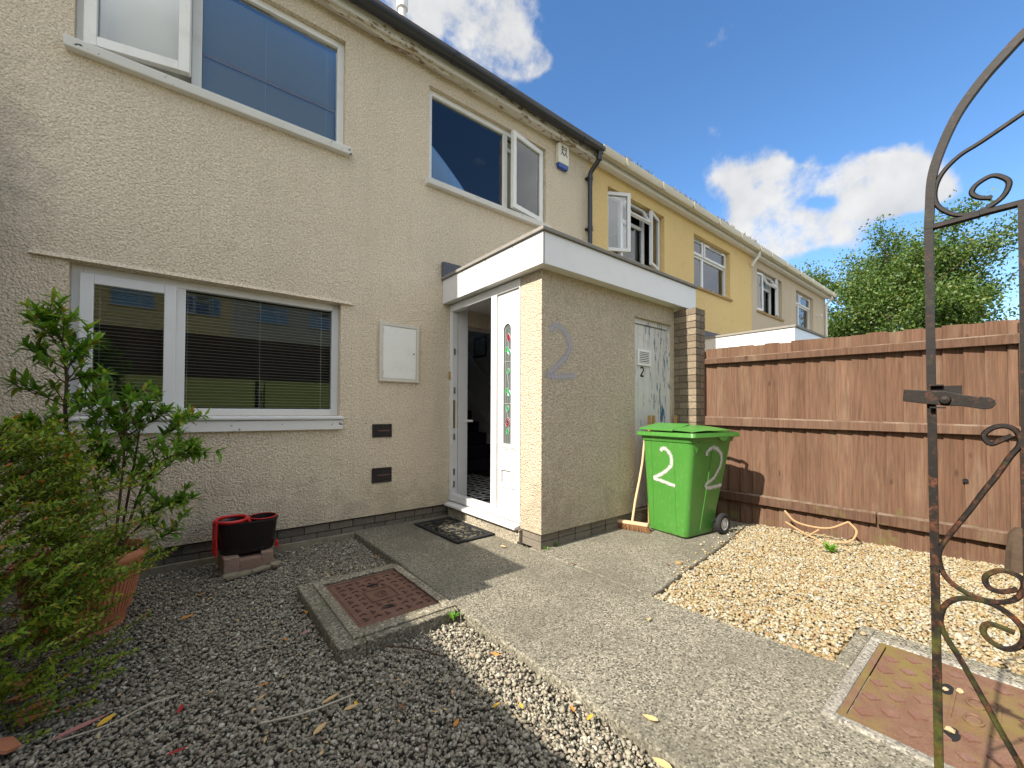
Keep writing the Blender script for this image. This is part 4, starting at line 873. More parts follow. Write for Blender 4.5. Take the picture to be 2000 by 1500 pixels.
# the house on the other side, seen only in the shade it throws
lh = empty('terraced_house', (X0-HW, 0, 0), "beige roughcast house next door beyond the boundary fence on the gravel side", 'house', HOUSES_GROUP)
shell(lh, M_WALL, [(L(2.10), L(3.885), 3.755, 4.82)])
window(lh, L(2.10), L(3.885), 3.755, 4.82, mull=(L(3.215),), panes=[(L(2.16), L(3.18), 3.815, 4.76, None, 0, 0), (L(3.255), L(3.845), 3.79, 4.785, 'R', 0, 0.06)], rec=0.05, sill=(0.075, 3.752, 0.07, M_SILL))
add('fascia', MB().box(0, HW-0.005, -0.135, -0.105, 4.985, 5.15), M_FASCIA, lh, True); gutter(lh, M_BLACKPL, 0, HW-0.02, 5.10, -0.205, 0.062, [])

def simple_porch(x0, label, wallmat, trim):
    p_ = empty('front_porch', (x0+1.0, -0.8, 0), label, 'porch', None)
    o = x0-PX
    add('wall', MB().box(x0, x0+2.12, PY, -0.001, 0.0, 2.398), wallmat, p_)
    add('fascia_board', MB().box(2.283+o, 4.785+o, -1.660, -1.640, 2.395, 2.66), trim, p_)
    add('fascia_board', MB().box(2.283+o, 2.303+o, -1.639, -0.001, 2.395, 2.66), trim, p_)
    add('fascia_board', MB().box(4.765+o, 4.785+o, -1.639, -0.001, 2.395, 2.66), trim, p_)
    add('soffit', MB().box(2.304+o, 4.764+o, -1.639, -0.002, 2.401, 2.411), trim, p_)
    add('roof', MB().box(2.262+o, 4.80+o, -1.682, -0.001, 2.663, 2.70), M_FELT, p_)
    add('flashing', MB().box(2.262+o, 4.79+o, -0.05, -0.002, 2.702, 2.86), M_LEAD, p_)
    add('door', MB().box(x0-0.012, x0-0.002, -0.95, -0.08, 0.15, 2.25), M_UPVC, p_)
    add('store_door', MB().box(x0+1.34, x0+2.05, PY-0.02, PY-0.002, 0.13, 2.15), M_OLDDOOR, p_)
    return p_
simple_porch(PX+HW-0.06, "flat roofed white trimmed porch showing above the brown fence", M_YELLOW, M_UPVC)
simple_porch(PX+2*HW, "flat roofed porch on the taupe house at the end of the row", M_TAUPE, M_UPVC)
simple_porch(PX-HW, "flat roofed porch of the house beyond the gravel side fence", M_PORCH, M_UPVC)

# ---- brick pier at the end of the porch
def pier(x0, label, full=True):
    p_ = empty('brick_pier', (x0+0.105, -1.65, 0), label, 'pier')
    add('mortar_core', MB().box(x0+0.006, x0+0.209, -1.797, -1.496, -0.1, 2.366), M_MORTAR, p_)
    for c in range(31):
        z = 0.002+c*0.0765; segs = [(-1.803, 0.098), (-1.695, 0.198)] if c % 2 else [(-1.803, 0.198), (-1.595, 0.098)]
        for (y, l) in segs:
            for xx in ((x0, 0.1015), (x0+0.1115, 0.1035)):
                j = random.uniform(-0.002, 0.002)
                add('brick', MB().box(xx[0]+j, xx[0]+xx[1]+j, y, y+l, z, z+0.066), M_PRBRICK, p_)
    return p_
pier(4.50, "tall narrow pier of buff bricks between porch and brown fence")
pier(4.50-HW+0.09, "pier of buff bricks on the far side of the gravel garden")

# ------------------------------------------------------------------ fences
def fence(p0, p1, label, n, top=(1.905, 1.914), rails=((1.733, 1.803, 1.715, 1.803), (1.035, 1.14, 1.0, 1.08), (0.225, 0.322, 0.15, 0.257)), side=-1, posts=(0.0,), mat=None):
    p0, p1 = Vector((*p0, 0)), Vector((*p1, 0)); d = (p1-p0); ln = d.length; d.normalize(); nrm = Vector((-d.y, d.x, 0))
    if nrm.x*side < 0: nrm = -nrm
    f = empty('board_fence', tuple((p0+p1)/2), label, 'fence')
    M = Matrix(((d.x, nrm.x, 0, p0.x), (d.y, nrm.y, 0, p0.y), (0, 0, 1, 0), (0, 0, 0, 1)))   # u along, v towards the viewer, z
    mat = mat or M_FENCE
    for k in range(n):
        u0, u1 = ln*k/n, ln*(k+1)/n+0.012; zt = top[0]+(top[1]-top[0])*k/n+random.uniform(-0.008, 0.008); lean = random.uniform(-0.002, 0.002)
        b = MB().add([(u0, -0.006, -0.05), (u1, -0.024, -0.05), (u1, -0.032, -0.05), (u0, -0.024, -0.05), (u0, -0.006+lean, zt), (u1, -0.024+lean, zt), (u1, -0.032+lean, zt), (u0, -0.024+lean, zt)],
                     [(0, 3, 2, 1), (4, 5, 6, 7), (0, 1, 5, 4), (1, 2, 6, 5), (2, 3, 7, 6), (3, 0, 4, 7)], M)
        add('board', b, mat, f)
    for (a0, a1, b0, b1) in rails:
        mid = 0.62
        for (ua, ub, dv) in (((0.0, ln*mid-0.006, 0.0), (ln*mid+0.006, ln, 0.003)) if a0 < 0.5 else ((0.0, ln, 0.0),)):
            za0, za1 = a0+(b0-a0)*ua/ln, a1+(b1-a1)*ua/ln; zb0, zb1 = a0+(b0-a0)*ub/ln, a1+(b1-a1)*ub/ln
            r_ = MB().add([(ua, 0.0, za0), (ub, 0.0, zb0), (ub, 0.042+dv, zb0), (ua, 0.042+dv, za0), (ua, 0.0, za1), (ub, 0.0, zb1), (ub, 0.042+dv, zb1-0.012), (ua, 0.042+dv, za1-0.012)],
                          [(0, 3, 2, 1), (4, 5, 6, 7), (0, 1, 5, 4), (1, 2, 6, 5), (2, 3, 7, 6), (3, 0, 4, 7)], M)
            add('rail', r_, M_RAIL if mat is M_FENCE else mat, f, bevel=0.004)
    for u in posts: add('post', MB().box(u-0.078, u-0.002, -0.05, 0.045, -0.2, 1.88, M), M_RAIL if mat is M_FENCE else mat, f, bevel=0.004)
    return f
ff = fence((4.725, -1.805), (5.055, -4.15), "brown stained feather edge board fence beside the golden gravel", 20)
# knot hole
kh = MB().lathe([(0.0, 0.0), (0.018, 0.0), (0.014, 0.003)], 12, M=Matrix.Translation((4.996, -3.80, 0.627)) @ Matrix.Rotation(R(-90), 4, 'Y')); add('knot_hole', kh, M_DARK, ff)
fence((5.06, -4.16), (5.35, -6.2), "further panel of the brown board fence behind the wrought iron gate", 16)
fence((-1.245, -1.83), (-1.245, -6.2), "brown board fence along the grey gravel boundary by the bushes", 30, side=1)
lg = MB(); lg.tube([(4.93, -4.065, -0.06), (4.94, -4.07, 0.12), (4.95, -4.075, 0.26), (4.955, -4.08, 0.31)], [0.075, 0.07, 0.06, 0.03], 9)
add('log_stump', lg, M_LOG, smooth=True, label="dark weathered log stub at the near foot of the brown fence", cat='log')

# ------------------------------------------------------------------ manhole covers
def cover(name, label, x0, x1, y0, y1, out, kmat, rmat, ztop):
    m_ = empty(name, ((x0+x1)/2, (y0+y1)/2, ztop), label, 'manhole cover')
    ox0, ox1, oy0, oy1 = out
    kb = MB()
    kb.box(ox0, x0-0.012, oy0, oy1, -0.15, ztop); kb.box(x1+0.012, ox1, oy0, oy1, -0.15, ztop); kb.box(x0-0.012, x1+0.012, y1+0.012, oy1, -0.15, ztop); kb.box(x0-0.012, x1+0.012, oy0, y0-0.012, -0.15, ztop)
    add('surround', kb, kmat, m_, bevel=0.01)
    fr_ = MB(); w = 0.016; z0, z1 = -0.15, ztop-0.004
    fr_.box(x0-0.0115, x0+w-0.004, y0-0.0115, y1+0.0115, z0, z1); fr_.box(x1-w+0.004, x1+0.0115, y0-0.0115, y1+0.0115, z0, z1); fr_.box(x0+w-0.0035, x1-w+0.0035, y0-0.0115, y0+w-0.004, z0, z1); fr_.box(x0+w-0.0035, x1-w+0.0035, y1-w+0.004, y1+0.0115, z0, z1)
    add('frame', fr_, rmat, m_)
    pl_ = add('lid', MB().box(x0+w, x1-w, y0+w, y1-w, -0.14, ztop-0.006), rmat, m_, bevel=0.002)
    return m_, pl_
c1, lid1 = cover('manhole_cover', "dark rusty square manhole cover sunk in a mossy concrete frame by the doormat", 0.765, 1.270, -1.83, -1.167, (0.615, 1.30, -1.99, -1.037), M_KERB, M_RUST1, 0.006)
kb2 = MB().ring(0.70, 1.296, -1.95, -1.10, 0.055, 0, 1, Matrix(((1, 0, 0, 0), (0, 0, 1, 0), (0, 0.010, 0, 0.0065), (0, 0, 0, 1)))); add('mortar_lip', kb2, M_KERB3, c1, bevel=0.005)
lm_ = MB().box(-0.018, 0.018, -0.005, 0.005, 0, 0.005).box(0.008, 0.018, -0.022, -0.0051, 0, 0.005).mesh('stud'); lm_.materials.append(M_RUST1S)
for i in range(7):
    for j in range(9):
        x, y = 0.825+i*0.0645, -1.765+j*0.0665
        if abs(x-1.018) < 0.10 and abs(y+1.499) < 0.10: continue
        o = bpy.data.objects.new('stud', lm_); COL.objects.link(o); attach(o, lid1); o.location = (x, y, 0.0); o.rotation_euler = (0, 0, R(35) if (i+j) % 2 else R(-55))
add('badge', MB().ring(0.928, 1.108, -1.589, -1.409, 0.008, 0, 1, Matrix(((1, 0, 0, 0), (0, 0, 1, 0), (0, 0.006, 0, 0.0), (0, 0, 0, 1)))), M_RUST1, lid1)
gm = MB().tube([(1.018+0.034*cos(a), -1.499+0.042*sin(a), 0.003) for a in np.linspace(0, 2*pi, 18)[:-1]], 0.005, 5, closed=True).tube([(1.018, -1.499, 0.003), (1.045, -1.535, 0.003)], 0.005, 5).tube([(1.0, -1.49, 0.003), (1.018, -1.47, 0.003), (1.03, -1.49, 0.003)], 0.004, 5)
add('monogram', gm, M_RUST1, lid1)
for (x, y) in ((1.02, -1.335), (0.99, -1.69)):
    add('key_hole', MB().prism([(x+0.042*cos(a), y+0.024*sin(a)) for a in np.linspace(0, 2*pi, 16)[:-1]], 0.0003, 0.0009), M_DARK, lid1)
c2, lid2 = cover('manhole_cover', "reddish rusty manhole cover in a pale concrete frame under the iron gate", 2.012, 2.775, -4.30, -3.645, (1.955, 2.83, -4.42, -3.588), M_KERB2, M_RUST2, 0.012)
add('outer_kerb', MB().box(2.425, 2.955, -3.586, -3.525, -0.15, 0.002).box(2.832, 2.955, -4.42, -3.587, -0.15, 0.002), M_PATH, c2, bevel=0.008)
dm = MB().box(-0.020, 0.020, -0.020, 0.020, 0, 0.007).mesh('stud'); dm.materials.append(M_RUST2S)
for i in range(10):
    for j in range(9):
        if (i+j) % 2: continue
        x, y = 2.085+i*0.068, -4.24+j*0.068
        if abs(x-2.43) < 0.15 and abs(y+3.97) < 0.07: continue
        o = bpy.data.objects.new('stud', dm); COL.objects.link(o); attach(o, lid2); o.location = (x, y, 0.006); o.rotation_euler = (0, 0, R(45+random.uniform(-6, 6)))
add('badge', MB().ring(2.29, 2.57, -4.035, -3.905, 0.009, 0, 1, Matrix(((1, 0, 0, 0), (0, 0, 1, 0), (0, 0.006, 0, 0.006), (0, 0, 0, 1)))), M_RUST2, lid2)
gm = MB()
for (cx_, cy_) in ((2.36, -3.97), (2.50, -3.97)): gm.tube([(cx_+0.04*cos(a), cy_+0.025*sin(a), 0.009) for a in np.linspace(0, 2*pi, 16)[:-1]], 0.005, 5, closed=True)
add('monogram', gm, M_RUST2, lid2)
for (x, y) in ((2.54, -3.885), (2.20, -3.925)): add('key_hole', MB().prism([(x+0.05*cos(a), y+0.022*sin(a)) for a in np.linspace(0, 2*pi, 16)[:-1]], 0.0063, 0.0069), M_DARK, lid2)

# ------------------------------------------------------------------ doormat
mt = empty('doormat', (2.12, -0.53, 0), "black rubber doormat with a gritty middle on the path before the door", 'doormat')
MM = Matrix.Translation((2.118, -0.535, 0.003)) @ Matrix.Rotation(R(1.5), 4, 'Z')
add('mat_base', MB().box(-0.212, 0.212, -0.405, 0.405, 0, 0.008, MM), M_MATGRIT, mt)
rb = MB(); 
for (a, b, c, d) in ((-0.215, -0.175, -0.41, 0.41), (0.175, 0.215, -0.41, 0.41), (-0.175, 0.175, -0.41, -0.365), (-0.175, 0.175, 0.365, 0.41)): rb.box(a, b, c, d, 0.0005, 0.018, MM)
add('mat_rim', rb, M_RUBBER, mt, bevel=0.005)
cb = MB()
for k in range(240):
    x, y = random.uniform(-0.17, 0.17), random.uniform(-0.36, 0.36); r_ = random.uniform(0.008, 0.016)
    cb.tube([tuple(MM @ Vector((x+r_*cos(a), y+r_*sin(a), 0.010))) for a in np.linspace(0, 2*pi, 8)[:-1]], 0.0035, 4, closed=True)
add('mat_rings', cb, M_RUBBER, mt, kind='stuff')

# timber edging along the plinth
eg = MB()
for (a, b, dz_, dy_) in ((-1.18, -0.25, -0.03, 0.0), (-0.245, 1.325, -0.028, 0.008)): eg.box(a, b, -0.028+dy_, -0.003+dy_, -0.12, dz_+0.03)
add('timber_edging', eg, M_EDGING, bevel=0.004, label="weathered timber edging strip laid along the foot of the house wall", cat='edging')

# ------------------------------------------------------------------ mop bucket on bricks
bk = empty('mop_bucket', (0.41, -0.26, 0.08), "black oval mop bucket with a red rim standing on old bricks", 'bucket')
def oval(cx_, cy_, a, b, z, n=36, waist=0.0):
    out = []
    for k in range(n):
        t = 2*pi*k/n; c_, s_ = cos(t), sin(t)
        x = a*(abs(c_)**0.75)*(1 if c_ >= 0 else -1); y = b*(abs(s_)**0.75)*(1 if s_ >= 0 else -1)
        y *= 1-waist*math.exp(-(x/(a*0.22))**2)
        out.append((cx_+x, cy_+y, z))
    return out
BC = (0.415, -0.255)
rings = [oval(*BC, 0.175, 0.100, 0.085), oval(*BC, 0.182, 0.106, 0.10), oval(*BC, 0.207, 0.125, 0.31), oval(*BC, 0.214, 0.131, 0.312), oval(*BC, 0.214, 0.131, 0.325), oval(*BC, 0.205, 0.124, 0.327), oval(*BC, 0.198, 0.118, 0.31), oval(*BC, 0.178, 0.10, 0.11)]
add('bucket_body', MB().loft(rings), M_BUCKET, bk, smooth=True)
# red rim: figure of eight, thick ring on one half, thin on the other
def ring8(cx_, rx, ry, z, r, n=26): return [(cx_+rx*cos(2*pi*k/n), BC[1]+ry*sin(2*pi*k/n), z) for k in range(n)]
rim = MB(); rim.tube(ring8(0.315, 0.105, 0.118, 0.336, 0), 0.0125, 8, closed=True); rim.tube(ring8(0.523, 0.093, 0.108, 0.333, 0), 0.0042, 8, closed=True); rim.tube([(0.42, BC[1]-0.12, 0.333), (0.405, BC[1]-0.045, 0.338), (0.418, BC[1]+0.03, 0.338)], 0.011, 8)
add('rim', rim, M_RED, bk, smooth=True)
add('wringer_basket', MB().lathe([(0.088, 0.0), (0.074, -0.11), (0.0, -0.11)], 20, M=Matrix.Translation((0.523, BC[1], 0.334)) @ Matrix.Diagonal((1, 1.15, 1, 1))), M_BUCKET, bk, smooth=True)
for bx_ in ((0.192, 0.206, BC[1]-0.035, BC[1]+0.035, 0.10, 0.34), (0.205, 0.219, BC[1]-0.095, BC[1]-0.07, 0.09, 0.335), (0.605, 0.622, BC[1]-0.07, BC[1]-0.03, 0.075, 0.135)): add('side_clip', MB().box(*bx_), M_RED, bk, bevel=0.005)
def loose_brick(x0, x1, y0, y1, z0, z1, rz, label):
    cx_, cy_ = (x0+x1)/2, (y0+y1)/2
    add('loose_brick', MB().box(x0-cx_, x1-cx_, y0-cy_, y1-cy_, z0, z1, Matrix.Translation((cx_, cy_, 0)) @ Matrix.Rotation(R(rz), 4, 'Z')), M_RDBRICK, bevel=0.008, label=label, cat='brick', group='loose bricks holding the mop bucket')
loose_brick(0.245, 0.345, -0.41, -0.13, -0.05, 0.083, 4, "loose brick with chipped end under the red half of the mop bucket")
loose_brick(0.352, 0.50, -0.408, -0.20, -0.05, 0.055, -2, "low brown brick in the middle under the mop bucket")
loose_brick(0.505, 0.59, -0.40, -0.12, -0.05, 0.081, -5, "loose brick at the door side under the mop bucket")
sg = MB()
for k, (x, y, a, w_, h_, z) in enumerate([(0.36, -0.47, 14, 0.21, 0.06, -0.036), (0.49, -0.465, 20, 0.15, 0.05, -0.026), (0.585, -0.43, 62, 0.10, 0.06, -0.022), (0.30, -0.475, 8, 0.12, 0.05, -0.028)]):
    Ms = Matrix.Translation((x, y, z)) @ Matrix.Rotation(R(a), 4, 'Z') @ Matrix.Rotation(R(5), 4, 'X')
    sg = MB().prism([(-w_*0.5, -h_*0.5), (w_*0.3, -h_*0.6), (w_*0.5, 0), (w_*0.2, h_*0.6), (-w_*0.4, h_*0.45)], 0, 0.014, Ms)
    add('slate_flake', sg, M_EDGING, label=["long pale slate flake lying before the bucket bricks", "middle slate flake propped against the bucket bricks", "short slate flake at the door end of the bucket bricks", "slate flake by the chipped brick under the bucket"][k], cat='slate', group='slate flakes by the bucket')

# ------------------------------------------------------------------ wheelie bin
TH = R(-6.6)
bn = empty('wheelie_bin', (3.639, -2.142, 0), "green wheelie bin with white painted figure 2 on two sides", 'bin', None, TH)
def rrect(a0, a1, b0, b1, z, r=0.045, n=5):
    out = []
    for (cx_, cy_, s0) in ((a1-r, b1-r, 0), (a0+r, b1-r, pi/2), (a0+r, b0+r, pi), (a1-r, b0+r, 3*pi/2)):
        for k in range(n+1):
            t = s0+pi/2*k/n; out.append((cx_+r*cos(t), cy_+r*sin(t), z))
    return out
def section(t, z):
    a0, a1, b0, b1 = -0.057*t, 0.44+0.16*t, -0.105*t, 0.44+0.02*t
    return rrect(a0, a1, b0, b1, z, 0.05)
rings = [rrect(0.02, 0.42, 0.02, 0.42, 0.004, 0.05), section(0.0, 0.02), section(0.25, 0.25), section(0.5, 0.48), section(0.75, 0.70), section(1.0, 0.925)]
bb = MB().loft(rings); add('bin_body', bb, M_BIN, bn, True, smooth=True)
add('bin_collar', MB().loft([rrect(-0.064, 0.612, -0.112, 0.467, 0.90, 0.05), rrect(-0.075, 0.625, -0.124, 0.478, 0.948, 0.05)]), M_BIN, bn, True, smooth=True)
# seams and ribs moulded into the front and side
rb = MB()
def rib(p, q, r_=0.0035): rb.tube([p, q], r_, 5)
for b_ in (0.10, 0.355): rib((-0.003, b_, 0.06), (-0.0555, b_-0.012, 0.89))
rib((0.20, -0.006, 0.06), (0.27, -0.101, 0.86)); rib((0.40, -0.004, 0.10), (0.52, -0.098, 0.86))
add('moulded_rib', rb, M_BIN, bn, True)
gs = MB()
for (a, b_, da, db) in ((-0.056, -0.105, 0.06, -0.035),): gs.add([(-0.04, -0.10, 0.90), (0.06, -0.112, 0.90), (0.03, -0.140, 0.90), (0.02, -0.093, 0.80)], [(0, 1, 2), (0, 2, 3), (1, 3, 2)])
add('lift_comb', gs, M_BIN, bn, True)
lid = add('lid', MB().loft([rrect(-0.098, 0.655, -0.150, 0.500, 0.945, 0.035), rrect(-0.103, 0.660, -0.155, 0.505, 0.952, 0.035), rrect(-0.096, 0.655, -0.148, 0.498, 0.988, 0.04), rrect(-0.088, 0.645, -0.140, 0.490, 0.9885, 0.04)]), M_BIN, bn, True, smooth=True)
def dome(a, b_):
    return 0.990+0.062*max(0, 1-((a-0.24)/0.36)**2)**0.6*max(0, 1-((b_-0.175)/0.32)**2)**0.45
nx_, ny_ = 14, 12; dmx = MB()
for i in range(nx_+1):
    for j in range(ny_+1):
        a = -0.10+i*0.73/nx_; b_ = -0.135+j*0.62/ny_
        dmx.v.append((a, b_, dome(a, b_)+0.004))
for i in range(nx_):
    for j in range(ny_): q = i*(ny_+1)+j; dmx.f.append((q, q+ny_+1, q+ny_+2, q+1))
add('lid_dome', dmx, M_BIN, lid, True, smooth=True)
fl = MB().add([(-0.115, 0.06, 1.0), (-0.115, 0.44, 1.006), (0.16, 0.44, 1.062), (0.16, 0.06, 1.060), (-0.115, 0.06, 1.018), (-0.115, 0.44, 1.024), (0.16, 0.44, 1.072), (0.16, 0.06, 1.070)], [(0, 3, 2, 1), (4, 5, 6, 7), (0, 1, 5, 4), (1, 2, 6, 5), (2, 3, 7, 6), (3, 0, 4, 7)])
add('lid_flap', fl, M_BIN, lid, True, bevel=0.008)
lp = MB().prism([(0.36+0.075*cos(a), 0.955+0.045*sin(a)) for a in np.linspace(pi, 2*pi, 10)], 0, 0.012, Matrix(((1, 0, 0, 0), (0, 0, -1, -0.142), (0, 1, 0, 0), (0, 0, 0, 1)))); add('lid_tongue', lp, M_BIN, lid, True)
hm_ = MB().tube([(0.66, 0.02, 0.975), (0.72, 0.02, 0.985), (0.735, 0.05, 0.985), (0.735, 0.30, 0.985), (0.72, 0.33, 0.985), (0.66, 0.33, 0.975)], 0.016, 8); add('handle', hm_, M_BIN, bn, True, smooth=True)
WR = Matrix.Rotation(R(90), 4, 'X')
for b_ in (-0.068, 0.475):
    wh = add('wheel', MB().lathe([(0.060, -0.022), (0.086, -0.026), (0.100, -0.014), (0.100, 0.014), (0.086, 0.026), (0.060, 0.022), (0.060, -0.022)], 28, M=Matrix.Translation((0.475, b_, 0.10)) @ WR), M_TYRE, bn, True, smooth=True)
    hb = MB().lathe([(0.0, 0.020), (0.022, 0.022), (0.026, 0.014), (0.048, 0.012), (0.052, 0.020), (0.0605, 0.020), (0.0605, -0.020), (0.0, -0.020)], 24, M=Matrix.Translation((0.475, b_, 0.10)) @ WR); add('hub', hb, M_HUB, wh, True, smooth=True)
add('axle', MB().tube([(0.475, -0.04, 0.10), (0.475, 0.45, 0.10)], 0.012, 8), M_STEEL, bn, True)
F2 = [(-0.049, 0.235, 0.803), (-0.051, 0.216, 0.829), (-0.051, 0.175, 0.827), (-0.047, 0.127, 0.773), (-0.044, 0.118, 0.72), (-0.041, 0.132, 0.666), (-0.036, 0.222, 0.591), (-0.033, 0.333, 0.531), (-0.0328, 0.331, 0.529), (-0.031, 0.209, 0.509), (-0.03, 0.091, 0.487)]
S2 = [(0.186, -0.088, 0.775), (0.188, -0.092, 0.813), (0.279, -0.096, 0.848), (0.388, -0.091, 0.804), (0.428, -0.084, 0.742), (0.421, -0.075, 0.663), (0.373, -0.068, 0.602), (0.331, -0.062, 0.551), (0.216, -0.057, 0.502), (0.246, -0.053, 0.467), (0.367, -0.053, 0.468), (0.477, -0.053, 0.473)]
add('painted_number', ribbon([(a-0.003, b_, z) for a, b_, z in F2[:8]], (-1, 0, -0.06), 0.025), M_SPRAYW, bn, True)
add('painted_number', ribbon([(a-0.005, b_, z) for a, b_, z in F2[8:]], (-1, 0, -0.06), 0.024), M_SPRAYW, bn, True)
add('painted_number', ribbon([(a, b_-0.004, z) for a, b_, z in S2], (0, -1, -0.11), 0.029), M_SPRAYW, bn, True)

# ------------------------------------------------------------------ broom, trestle
br = empty('broom', (3.53, -1.62, 0), "wooden broom with brown bristles leaning between porch and green bin", 'broom')
hb0, hb1 = Vector((3.475, -1.475, 0.055)), Vector((3.575, -1.79, 0.055)); ax = (hb1-hb0).normalized(); nr = Vector((-ax.y, ax.x, 0))
Mh = Matrix(((ax.x, nr.x, 0, hb0.x), (ax.y, nr.y, 0, hb0.y), (0, 0, 1, 0.058), (0, 0, 0, 1)))
add('head', MB().box(0, 0.33, -0.026, 0.026, 0.0, 0.028, Mh), M_BROOMW, br, bevel=0.006)
bs = MB()
for k in range(420):
    u, v = random.uniform(0.005, 0.325), random.uniform(-0.024, 0.024); s_ = (u-0.165)*0.16; w_ = 0.0018
    bs.add([(u-w_, v, 0.004), (u+w_, v, 0.004), (u+s_+random.uniform(-0.01, 0.01)+w_, v*1.7, -0.053), (u+s_-w_, v*1.7+0.003, -0.053)], [(0, 1, 2, 3)], Mh)
bs.box(0.01, 0.32, -0.02, 0.02, -0.035, 0.0, Mh)
add('bristles', bs, M_BRISTLE, br, kind='stuff')
add('handle', MB().tube([(3.555, -1.62, 0.075), (3.60, -1.625, 0.28), (3.665, -1.63, 0.48), (3.72, -1.63, 0.66), (3.80, -1.615, 0.98)], 0.0125, 10), M_BROOMW, br, smooth=True)
tr = empty('wooden_trestle', (4.22, -1.59, 0), "light wooden folding frame whose leg tops show behind the green bin", 'trestle')
for x in (3.915, 3.995, 4.445, 4.535): add('leg', MB().box(x-0.013, x+0.013, -1.60, -1.572, 0.0, 1.145), M_STICK, tr, bevel=0.003)
for z in (0.30, 0.70): add('crossbar', MB().box(3.93, 4.53, -1.571, -1.555, z, z+0.04), M_STICK, tr)

# ------------------------------------------------------------------ pot with tall shrub
PC = (-0.415, -0.785)
pot = empty('terracotta_pot', (PC[0], PC[1], -0.06), "large ribbed terracotta pot holding the tall leafy shrub", 'pot')
prof = [(0.0, -0.06), (0.168, -0.06), (0.172, -0.045), (0.182, 0.02), (0.192, 0.03), (0.246, 0.275), (0.252, 0.285), (0.256, 0.315), (0.262, 0.32), (0.275, 0.335), (0.279, 0.355), (0.272, 0.372), (0.255, 0.375), (0.243, 0.36), (0.235, 0.28)]
add('pot_wall', MB().lathe(prof, 56, (PC[0], PC[1], 0)), M_TERRA, pot, smooth=True)
rbm = MB()
for k in range(64):
    a = 2*pi*k/64
    rbm.tube([(PC[0]+r_*cos(a), PC[1]+r_*sin(a), z) for r_, z in ((0.196, 0.045), (0.238, 0.235))], 0.005, 5)
add('pot_rib', rbm, M_TERRA, pot, smooth=True)
add('soil', MB().lathe([(0.0, 0.335), (0.24, 0.325)], 32, (PC[0], PC[1], 0)), M_SOIL, pot)

def leaf_mesh(name, mat, wid, fold=0.25, curl=0.12):
    xs = [0.0, 0.18, 0.45, 0.75, 1.0]; ws = [0.04, 0.75, 1.0, 0.62, 0.0]
    vs, fs = [], []
    for x, w_ in zip(xs, ws):
        zc = -curl*x*x
        vs += [(x, -w_*wid/2, zc+fold*w_*wid/2), (x, 0, zc), (x, w_*wid/2, zc+fold*w_*wid/2)]
    for i in range(4):
        a = i*3; fs += [(a, a+3, a+4, a+1), (a+1, a+4, a+5, a+2)]
    me = bpy.data.meshes.new(name); me.from_pydata(vs, [], fs); me.materials.append(mat)
    me.polygons.foreach_set('use_smooth', [True]*len(me.polygons)); me.update(); return me
def leaf_matrix(p, d, upv, s):
    d = d.normalized(); side = upv.cross(d)
    side = side.normalized() if side.length > 1e-5 else d.orthogonal().normalized(); u = d.cross(side)
    return Matrix(((d.x*s, side.x*s, u.x*s, p.x), (d.y*s, side.y*s, u.y*s, p.y), (d.z*s, side.z*s, u.z*s, p.z), (0, 0, 0, 1)))
CAMP = Vector((0, -4.1, 1.17))
def in_view(p):
    q = p-CAMP; d = q.dot(fw)
    if d <= 0.1: return 0
    u, v = 1000+802*q.dot(rt2)/d, 791.4-802*q.dot(up2)/d
    return 1.0/d if (-5 < u < 2005 and -5 < v < 1505) else 0
def plant_leaves(parent, mats, meshes, n_single=300):
    """mats: list of (matrix, size). The leaves that show largest become objects, the rest one mesh."""
    score = [(in_view(m.to_translation())*s*random.uniform(0.8, 1.2), i) for i, (m, s) in enumerate(mats)]
    score.sort(reverse=True); single = {i for sc_, i in score[:n_single] if sc_ > 0}
    pinv = WM(parent).inverted(); rest = MB(); mesh0 = meshes[0]
    base = [[tuple(v.co) for v in me.vertices] for me in meshes]; fcs = [tuple(p.vertices) for p in mesh0.polygons]
    for i, (m, s) in enumerate(mats):
        k = i % len(meshes)
        if i in single:
            o = bpy.data.objects.new('leaf', meshes[k]); COL.objects.link(o); o.parent = parent; o.matrix_parent_inverse = pinv; o.matrix_basis = m
        else: rest.add(base[k], fcs, m)
    if rest.v:
        o = add('foliage', rest, mesh0.materials[0], parent, kind='stuff'); o.data.polygons.foreach_set('use_smooth', [True]*len(o.data.polygons))
shrub = empty('potted_shrub', (PC[0], PC[1], 0.34), "tall open shrub with pointed glossy leaves growing in the terracotta pot", 'shrub')
